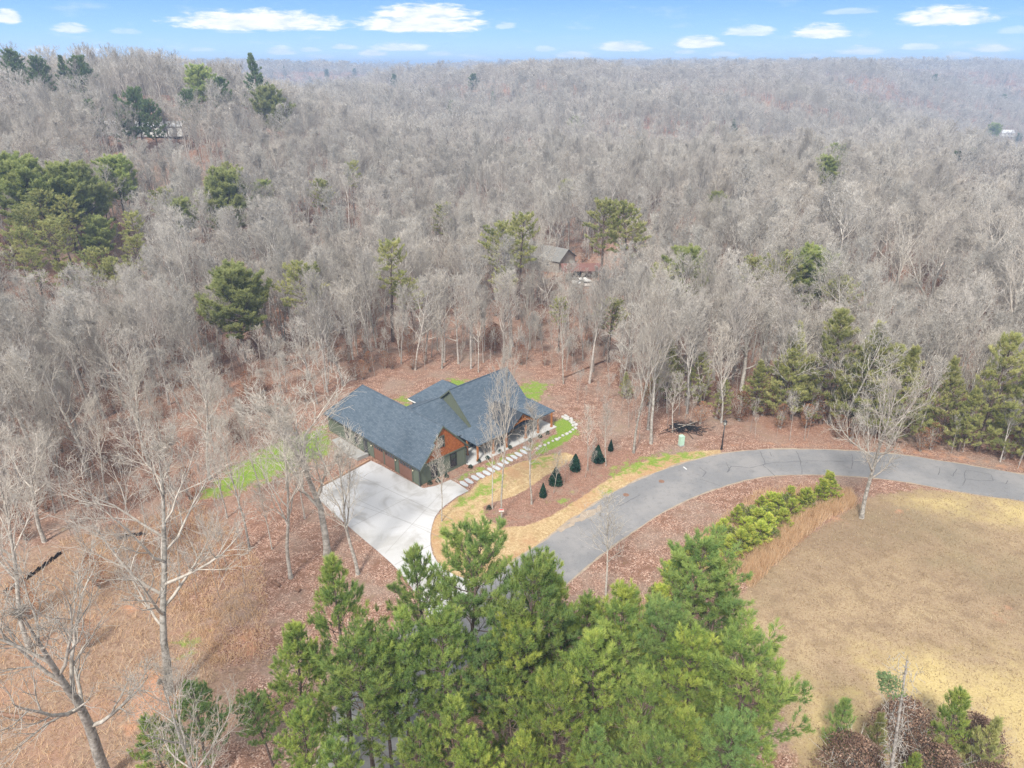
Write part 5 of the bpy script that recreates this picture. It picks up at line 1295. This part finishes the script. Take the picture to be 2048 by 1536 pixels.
def join_tree(nm, T):
    """trunk and crown as one mesh with two materials"""
    V, F, mi, b = [], [], [], 0
    for k, me in enumerate((T.trunk, T.crown)):
        n = len(me.vertices); v = np.empty(n * 3, np.float32); me.vertices.foreach_get('co', v)
        m = len(me.polygons); f = np.empty(m * 4, np.int32); me.loops.foreach_get('vertex_index', f)
        V.append(v.reshape(-1, 3)); F.append(f.reshape(-1, 4) + b); b += n; mi.append(np.full(m, k, np.int32))
    me = np_mesh(nm, np.concatenate(V), np.concatenate(F), T.trunk.materials[0]); me.materials.append(T.crown.materials[0])
    me.polygons.foreach_set('material_index', np.concatenate(mi)); return me
lib = bpy.data.collections.new('tree_kinds')
for i, T in enumerate(FOREST + FARBARE): lib.objects.link(bpy.data.objects.new('kind_%02d' % i, join_tree('woods_%d' % i, T)))
xs_, ys_ = [x1[rest]], [y1[rest]]; far_ = [np.zeros(len(rest), int)]
x2, y2 = scatter(300, 620, 6.2, 44); xs_.append(x2); ys_.append(y2); far_.append(np.ones(len(x2), int))
x3, y3 = scatter(620, 1300, 10.0, 43); xs_.append(x3); ys_.append(y3); far_.append(np.full(len(x3), 2))
x4, y4 = scatter(1300, 3400, 24.0, 42); xs_.append(x4); ys_.append(y4); far_.append(np.full(len(x4), 3))
X_, Y_, FR = map(np.concatenate, (xs_, ys_, far_)); n_ = len(X_)
patch = np.sin(X_ / 23 + 2 * np.sin(Y_ / 41)) * np.sin(Y_ / 29 + X_ / 53) + rs.normal(0, .45, n_)
IX = np.where(FR == 0, np.where(patch > .45, rs.choice([4, 5, 2], n_), rs.choice([0, 1, 2, 3], n_)), 6 + np.clip(((patch + 1.2) / .8).astype(int), 0, 2))
HT = np.clip(rs.normal(16, 3.2, n_), 8, 23) * np.where(FR == 3, 1.15, 1.0); SCL = HT / 18.0
e0 = EVS[0]; er0 = math.hypot(e0[0], e0[1]); al0 = (X_ * e0[0] + Y_ * e0[1]) / er0; la0 = np.abs(X_ * e0[1] - Y_ * e0[0]) / er0
lowm = (low_cover(X_, Y_) & (rs.rand(n_) < .88) & (FR < 2)) | ((al0 > er0 - 50) & (al0 < er0 + 1) & (la0 < 7.5)); HT = np.where(lowm, rs.uniform(3.5, 7, n_), HT); SCL = HT / 18.0
WS = SCL * rs.uniform(.9, 1.2, n_) * np.choose(FR, [1, 1.1, 1.35, 2.6])
instancer('woods', np.stack([X_, Y_, terrain(X_, Y_) - .2], 1), SCL, lib, IX, rs.uniform(0, 6.28, n_), WS)
print('woods trees', n_)

# understorey: saplings that kept brown leaves, brush
sap = [leafy_mesh('sap_%d' % i, 400 + i, 4.5, 1.3, 900, 'brownleaf', .16, 'round', base=.6) for i in range(3)]
sst = [stick_mesh('sapst_%d' % i, 410 + i, 4.4, 2.2, 14, 'twig', .018) for i in range(2)]
SP = [(300, 800), (125, 905), (160, 925), (250, 1010), (70, 1010), (520, 790), (740, 745), (725, 760), (770, 738), (1515, 800), (1535, 810), (1505, 770), (1480, 745), (360, 780), (30, 880), (420, 560), (395, 610), (80, 660), (230, 760), (600, 720),
      (1700, 880), (1610, 860), (1180, 690), (1010, 640), (880, 660), (560, 660), (330, 700), (280, 850), (200, 1180), (180, 1300), (60, 1240), (345, 1080), (300, 930), (1560, 860), (1840, 905), (1400, 850), (980, 700), (820, 700), (640, 680)]
for i, (px, py) in enumerate(SP):
    o = empty('sapling', place(px, py), TR.uniform(0, 6), TR.uniform(.6, 1.05)); tag(o, 'low sapling still holding rust-brown dead leaves at the edge of the bare woods', 'sapling', 'brown-leaved saplings of the wood edge')
    link_mesh('foliage', sap[i % 3], o); link_mesh('stem', sst[i % 2], o)
# bare thin saplings
thin_ = make_bare('thin', 501, 7, 'tall', (10, 5, 4, 0), .012, r0=.04); thin_.trunk.materials[0] = M['bark']
xt, yt = scatter(85, 190, 5.2, 42); kk = rs.permutation(len(xt))[:185]
for i in kk:
    plant_tree(thin_, 'sapling', (xt[i], yt[i], float(terrain(xt[i], yt[i]))), TR.uniform(4, 8), 'thin leafless sapling under the taller bare trees of the woods', 'sapling', 'leafless saplings under the woods', None, None, TR, TR.uniform(.8, 1.3))

for poly, n in (([(1140, 770), (1290, 850), (1320, 890), (1230, 900), (1160, 860)], 16), ([(130, 1000), (420, 1000), (480, 1060), (500, 1180), (400, 1230), (150, 1150)], 62), ([(1080, 960), (1180, 915), (1260, 900), (1160, 990)], 5), ([(1480, 850), (1660, 872), (1830, 895), (1800, 905), (1600, 885), (1470, 880)], 14)):
    W = wpoly(poly); lo, hi = W.min(0), W.max(0); c = rs.uniform(lo, hi, (400, 2)); c = c[sdist(W, c[:, 0], c[:, 1]) > 0][:n]
    for q in c:
        plant_tree(thin_, 'sapling', (q[0], q[1], float(terrain(q[0], q[1]))), TR.uniform(3, 7), 'thin leafless sapling on open leaf litter beside the yard or slope', 'sapling', 'leafless saplings on open leaf litter', None, None, TR, TR.uniform(.8, 1.3))

xu, yu = scatter(66, 270, 2.9, 43)
nu = len(xu); lib2 = bpy.data.collections.new('undergrowth_kinds')
lib2.objects.link(bpy.data.objects.new('kind_a', join_tree('under_a', thin_)))
for i_ in range(2): lib2.objects.link(bpy.data.objects.new('kind_%s' % 'bc'[i_], join_tree('under_%d' % i_, Tree(sst[i_], sap[i_], 4.5))))
iu = rs.choice(3, nu, p=[.80, .11, .09]); hu = rs.uniform(.5, 1.1, nu)
instancer('undergrowth', np.stack([xu, yu, terrain(xu, yu) - .1], 1), hu, lib2, iu, rs.uniform(0, 6.28, nu), hu * rs.uniform(.9, 1.4, nu))

# ---- bottom corner by the field: brown-leaved thicket, vine-wrapped snag, small pines
dk = [leafy_mesh('thicket_%d' % i, 430 + i, 4.0, 2.6, 5200, 'duskleaf', .17, 'bush') for i in range(2)]
dst = stick_mesh('thicket_stem', 440, 3.6, 4.0, 34, 'twig', .02)
for i, (px, py, s, lab) in enumerate([(1800, 1480, .95, 'brown-leaved thicket behind the vine-wrapped snag'), (1700, 1560, 1.0, 'brown-leaved thicket at the foot of the vine-wrapped snag'), (1860, 1560, .9, 'brown-leaved thicket between the snag and the small roadside-free pine clump'),
                            (1945, 1500, .8, 'greyish thicket on the straw-coloured corner of the field'), (1640, 1640, .9, 'brown-leaved thicket beside the outermost pine of the stand'), (1980, 1620, .9, 'thicket at the bottom corner of the field'), (1750, 1650, 1.0, 'leafy thicket at the bottom edge below the snag')]):
    o = empty('thicket', at(px, py), i * 1.3, s); tag(o, lab.replace('roadside-free ', ''), 'bush'); link_mesh('foliage', dk[i % 2], o); link_mesh('stem', dst, o)
CORNER = [make_pine('corner_a', 61, 5, 'ovate', .08, .28, 30, needle=.26, nneed=24), make_pine('corner_b', 62, 6, 'cone', .06, .26, 32, needle=.26, mat='needle_olive', nneed=24)]
for px, top, h, v, lab in [(1690, 1410, 5, 0, 'small yellow-green pine left of the brown thicket'), (1880, 1470, 4, 1, 'small lime-green pine in front of the thickets'), (1830, 1515, 3.5, 0, 'lowest lime-green pine at the bottom edge'), (1925, 1390, 6.5, 0, 'greyish pine on the yellow corner of the field'), (1985, 1440, 6, 1, 'dark-tipped pine on the yellow corner of the field'), (1770, 1440, 5, 1, 'small pine against the vine-wrapped snag')]:
    ev(CORNER, v, px, top, h, lab, name='young_pine', ws=.9)
p = at(1768, 1640); hh = height_to(p, 1318); o = empty('vine_snag', p, 0); o.rotation_euler = (0, -.12, 0)
tag(o, 'leaning dead trunk wrapped in vines with a leafy tangle on top', 'snag')
S = []; rg = random.Random(8)
for i in range(10): S.append((0, 0, hh * i / 10, 0, 0, hh * (i + 1) / 10, .16 * (1 - i / 14), .16 * (1 - (i + 1) / 14)))
link_mesh('trunk', segs_mesh('snag_trunk', S, 6, M['bark']), o); S = []
for i in range(420):
    z = rg.uniform(.2, 1) * hh; a = rg.uniform(0, 6.28); r = rg.uniform(.15, .6) * (.6 + z / hh); q = Vector((math.cos(a) * r, math.sin(a) * r, z)); e = q + Vector((rg.uniform(-.5, .5), rg.uniform(-.5, .5), rg.uniform(-.9, .5)))
    S.append((*q, *e, .018, .01))
link_mesh('vine', segs_mesh('snag_vines', S, 3, M['twig']), o)
lf = link_mesh('foliage', leafy_mesh('snag_leaves', 9, 2.4, .75, 520, 'needle_dark', .17, 'bush', .0), o); lf.location = (-.5, 0, hh - 2.2); lf.rotation_euler = (.3, -.6, 0)

# ------------------------------------------------------------------ small things
# lamp post
p = place(1442.5, 901); h = height_to(p, 839); o = empty('lamp_post', p); tag(o, 'black lamp post with a lantern top at the outer edge of the road', 'lamp post')
mb = MB(); mb.tube([(0, 0, -.1), (0, 0, .12), (0, 0, .3), (0, 0, .8), (0, 0, h * .8)], [.17, .17, .13, .085, .065], 10); mb.tube([(-.35, 0, h * .72), (.35, 0, h * .72)], .025, 6); mb.build('post', M['black'], o, True)
mb = MB(); mb.tube([(0, 0, h * .8), (0, 0, h * .82)], [.10, .2], 8); mb.tube([(0, 0, h * .935), (0, 0, h * .97), (0, 0, h)], [.30, .12, .02], 8)
for k in range(6):
    a = k * math.pi / 3; mb.tube([(math.cos(a) * .19, math.sin(a) * .19, h * .82), (math.cos(a) * .25, math.sin(a) * .25, h * .935)], .02, 4)
lan = mb.build('lantern', M['black'], o); mb = MB(); mb.tube([(0, 0, h * .822), (0, 0, h * .934)], [.15, .21], 8); mb.build('lamp_glass', M['lamp'], lan)
# utility pedestal
p = place(1362, 891); o = empty('utility_box', p, math.radians(20)); tag(o, 'pale green utility pedestal on the leaves beside the road', 'utility box')
mb = MB(); mb.box(-.36, .36, -.32, .32, -.1, .12); mb.build('base', M['apron'], o)
mb = MB(); mb.box(-.31, .31, -.27, .27, .12, 1.35); mb.extrude([(-.33, -.3, 1.352), (.33, -.3, 1.352), (.33, -.3, 1.42), (.25, -.3, 1.50), (-.25, -.3, 1.50), (-.33, -.3, 1.42)], (0, .6, 0)); cab = mb.build('cabinet', M['utility'], o)
mb = MB(); mb.box(-.26, .26, -.285, -.272, .2, 1.25); mb.box(-.03, .03, -.31, -.287, .7, .82); mb.build('door', M['utility'], o)
# burnt brush pile
p = place(1370, 858); o = empty('brush_pile', p); tag(o, 'flat pile of charred black branches on the leaves behind the utility box', 'brush pile')
rg = random.Random(4); S = []
for i in range(170):
    a = rg.uniform(0, 3.14); L = rg.uniform(.5, 2.0); c = Vector((rg.gauss(0, 1.3), rg.gauss(0, .8), rg.uniform(.05, .55))); d = Vector((math.cos(a), math.sin(a), rg.uniform(-.12, .12))) * L / 2
    S.append((*(c - d), *(c + d), rg.uniform(.02, .06), .02))
link_mesh('branch', segs_mesh('charred_branches', S, 4, M['char']), o)
S = [(-1.6, -.6, .3, 1.8, .6, .9, .05, .03), (-1.0, .4, .5, 1.2, -.5, .8, .04, .02)]; link_mesh('pale_branch', segs_mesh('pale_branches', S, 5, M['twig_pale']), o)
# ashes under the pile
# fallen logs
def log(a, b, r, lab):
    a = place(*a); b = place(*b); mb = MB(); mb.tube([a + Vector((0, 0, r)), a.lerp(b, .5) + Vector((0, 0, r * 1.1)), b + Vector((0, 0, r))], [r, r * .85, r * .55], 8)
    q = mb.build('fallen_log', M['log'], None, True); tag(q, lab, 'log')
log((1128, 757), (1212, 723), .24, 'long reddish-brown fallen log at the wood edge behind the house yard')
log((1170, 770), (1188, 764), .10, 'short dark fallen branch near the long log')
log((545, 1168), (560, 1175), .18, 'short broken log on the leaf slope below the driveway')
log((600, 1190), (592, 1182), .2, 'dark stump piece on the leaf slope')
log((-20, 1435), (110, 1448), .16, 'grey fallen limb lying on the straw-coloured bank')
# silt fence
def silt(pts, lab):
    P = [place(*q) for q in pts]; o = empty('silt_fence', P[0]); tag(o, lab, 'silt fence'); P = [q - P[0] for q in P]; mb = MB()
    for a, b in zip(P[:-1], P[1:]):
        for k in range(6):
            q0, q1 = a.lerp(b, k / 6), a.lerp(b, (k + 1) / 6); d = (q1 - q0).normalized(); n = Vector((-d.y, d.x, 0)) * .012; s = Vector((0, 0, .42 + .1 * math.sin(k * 2.1)))
            mb.extrude([q0 - n, q1 - n, q1 - n + s, q0 - n + s], n * 2)
    mb.build('fabric', M['silt'], o)
    for a in P:
        for dx in (0,):
            m2 = MB(); m2.box(a.x - .03, a.x + .03, a.y + .03, a.y + .09, a.z - .1, a.z + .85); m2.build('stake', M['timber'], o)
silt([(10, 1192), (40, 1172), (72, 1150), (100, 1130), (125, 1112)], 'long black silt fence on the bank between bare trees')
silt([(235, 1085), (262, 1078), (292, 1073)], 'short black silt fence piece behind the widest bare tree')
# sign on the tall tree in the bed
p = place(1003, 1040); o = empty('warning_sign', p + Vector((0, -.26, 1.35))); tag(o, 'small red and white sign fixed to the tall tree in the mulch bed', 'sign')
mb = MB(); mb.box(-.28, .28, -.02, .0, -.17, .17); mb.build('panel', M['white'], o)
mb = MB(); mb.box(-.25, .25, -.026, -.021, -.02, .14); mb.build('stripe', M['red'], o)
# drain lids
for x, y, lab in ((1323, 963, 'iron drain lid in the asphalt, nearer the lamp post'), (1252, 990, 'iron drain lid in the asphalt, nearer the driveway')):
    mb = MB(); mb.tube([(0, 0, .0), (0, 0, .034)], .36, 14)
    for k in range(-2, 3): mb.box(-.22, .22, k * .11 - .02, k * .11 + .02, .0345, .042)
    q = mb.build('drain_lid', M['log']); q.location = at(x, y); tag(q, lab, 'drain lid')
# sticks lying on the straw bed edge etc.: a brown-leaved clump at the foot of the dark slim tree
q = link_mesh('small_shrub', sm[0]); q.location = at(978, 1018); tag(q, 'dark twiggy shrub at the foot of the dark slim tree', 'shrub')

# ------------------------------------------------------------------ neighbours
def building(p, rz, L, W, hw, hr, wallm, roofm, lab, name='building', cat='building', open_=False, windows=3, doors=1):
    o = empty(name, p, math.radians(rz)); tag(o, lab, cat)
    if not open_:
        mb = MB(); mb.extrude([(-L / 2, -W / 2, -.6), (-L / 2, W / 2, -.6), (-L / 2, W / 2, hw), (-L / 2, 0, hr - .1), (-L / 2, -W / 2, hw)], (L, 0, 0)); mb.build('wall', wallm, o)
        for k in range(windows):
            x = -L / 2 + (k + 1) * L / (windows + 1)
            for s in (-1, 1):
                m2 = MB(); m2.box(x - .45, x + .45, s * (W / 2 + .03) - .03, s * (W / 2 + .03) + .03, hw * .4, hw * .8); f_ = m2.build('window', M['white'], o)
                m3 = MB(); m3.box(x - .38, x + .38, s * (W / 2 + .07) - .008, s * (W / 2 + .07) + .008, hw * .43, hw * .77); m3.build('pane', M['glass'], f_)
        m2 = MB(); m2.box(L / 2 + .002, L / 2 + .06, -.5, .5, 0, 2.0); m2.build('door', M['dark'], o)
    else:
        for sx_ in (-1, 0, 1):
            for sy_ in (-1, 1):
                m2 = MB(); m2.box(sx_ * L * .46 - .08, sx_ * L * .46 + .08, sy_ * W * .46 - .08, sy_ * W * .46 + .08, -.6, hw); m2.build('post', M['timber'], o)
    mb = MB(); e = .4; sl = (hr - hw) / (W / 2)
    mb.slab([(-L / 2 - e, 0, hr), (L / 2 + e, 0, hr), (L / 2 + e, -W / 2 - e, hw - e * sl), (-L / 2 - e, -W / 2 - e, hw - e * sl)], .12); mb.slab([(-L / 2 - e, 0, hr), (L / 2 + e, 0, hr), (L / 2 + e, W / 2 + e, hw - e * sl), (-L / 2 - e, W / 2 + e, hw - e * sl)], .12)
    mb.build('roof', roofm, o); return o
R_GREY = plain('weathered_grey_roof', (0.19, 0.185, 0.175), .8, .2, .15, 1); R_RED = plain('rusty_red_roof', (0.17, 0.085, 0.07), .7, .3, .2, 1); R_PALE = plain('pale_metal_roof', (0.62, 0.63, 0.64), .5, .4, .08, 1)
W_TAN = plain('tan_siding', (0.26, 0.23, 0.20), .8); W_WHITE = plain('white_siding', (0.66, 0.66, 0.64), .8)
building(place(1090, 532), -38, 14, 7.5, 3.2, 5.6, W_TAN, R_GREY, 'neighbouring grey-roofed house half hidden by bare trees')
building(place(1160, 558), 3, 9, 5.5, 2.9, 3.9, W_TAN, R_RED, 'low open carport with a rusty red roof', 'carport', 'carport', True)
building(place(1243, 583), 28, 10, 5.5, 2.3, 3.5, W_TAN, R_GREY, 'long grey-roofed shed right of the red carport', 'shed', 'shed', windows=2)
building(place(300, 268), 4, 26, 8, 3.0, 4.4, W_WHITE, R_PALE, 'long pale house on the far slope below the dark pines')
building(place(228, 266), 8, 14, 7, 3.0, 4.2, W_WHITE, R_PALE, 'small pale house beside the long one on the far slope')
building(place(1905, 284), 10, 24, 11, 4.0, 7.0, W_WHITE, R_PALE, 'largest white farm building in the far valley')
building(place(1872, 292), -20, 16, 9, 3.6, 6.0, W_WHITE, R_GREY, 'white house with a grey roof in the far valley')
building(place(1930, 294), 35, 12, 8, 3.4, 5.4, W_WHITE, R_GREY, 'smallest white shed in the far valley', 'shed', 'shed')
building(place(2010, 272), 0, 14, 9, 3.6, 6.2, W_WHITE, R_PALE, 'lone pale barn at the far field', 'barn', 'barn')

def car(p, rz, body, lab, name, truck=False, s=1.0):
    o = empty(name, p, math.radians(rz), s); tag(o, lab, name.replace('_', ' '))
    prof = [(-2.3, .35), (-2.35, .8), (-2.2, 1.0), (-1.3, 1.05), (-.7, 1.6), (1.2, 1.62), (1.9, 1.05), (2.3, .95), (2.35, .4)] if not truck else [(-2.7, .45), (-2.75, .95), (-2.6, 1.15), (-1.5, 1.2), (-1.0, 1.8), (.5, 1.82), (.75, 1.2), (2.7, 1.2), (2.75, .5)]
    mb = MB(); mb.extrude([(x, -.9, z) for x, z in prof], (0, 1.8, 0)); mb.build('body', body, o)
    g = [(-1.2, 1.1), (-.68, 1.55), (1.15, 1.56), (1.75, 1.1)] if not truck else [(-1.42, 1.25), (-.97, 1.74), (.45, 1.76), (.65, 1.25)]
    mb = MB(); mb.extrude([(x, -.915, z) for x, z in g], (0, .012, 0)); mb.extrude([(x, .903, z) for x, z in g], (0, .012, 0)); mb.build('side_window', M['glass'], o)
    xw = prof[3][0]; a_, b_ = Vector(prof[3]).to_3d(), Vector(prof[4]).to_3d()
    mb = MB(); mb.add([(a_.x - .01, -.8, a_.y + .03), (a_.x - .01, .8, a_.y + .03), (b_.x - .03, .75, b_.y), (b_.x - .03, -.75, b_.y)], [(0, 1, 2, 3)]); mb.build('windscreen', M['glass'], o)
    for x in (-1.5, 1.5):
        for y in (-.92, .92):
            mb = MB(); mb.tube([(x, y - .1, .36), (x, y + .1, .36)], .36, 12); mb.build('wheel', M['black'], o)
car(place(1156, 551), 80, M['dark'], 'dark pickup truck under the rusty red carport', 'pickup_truck', True)
car(place(1163, 571), 8, M['white'], 'white car parked in front of the red carport', 'parked_car')
car(place(1172, 573), 8, M['white'], 'white van-like car beside the other white car at the carport', 'parked_car', s=.9)
mb = MB(); P = place(1120, 575); mb.slab([tuple(at_) for at_ in [(P.x - 6, P.y - 3, P.z + .6), (P.x + 9, P.y - 4, P.z + .6), (P.x + 12, P.y + 6, P.z + .6), (P.x - 5, P.y + 6, P.z + .6)]], 1.2)

# ------------------------------------------------------------------ haze
mb = MB(); mb.box(-14000, 14000, -600, 15000, -90, 72)
hz = mb.build('haze', None); tag(hz, kind='stuff')
hm = bpy.data.materials.new('haze_air'); hm.use_nodes = True; ht = NT(hm.node_tree); ht.n.clear()
ho = ht.node('ShaderNodeOutputMaterial'); pv = ht.node('ShaderNodeVolumePrincipled')
pv.inputs['Color'].default_value = (0.48, 0.68, 1.0, 1); pv.inputs['Density'].default_value = 0.00044; pv.inputs['Anisotropy'].default_value = 0.0
ln(ht.t, pv.outputs[0], ho.inputs['Volume']); hz.data.materials.append(hm)
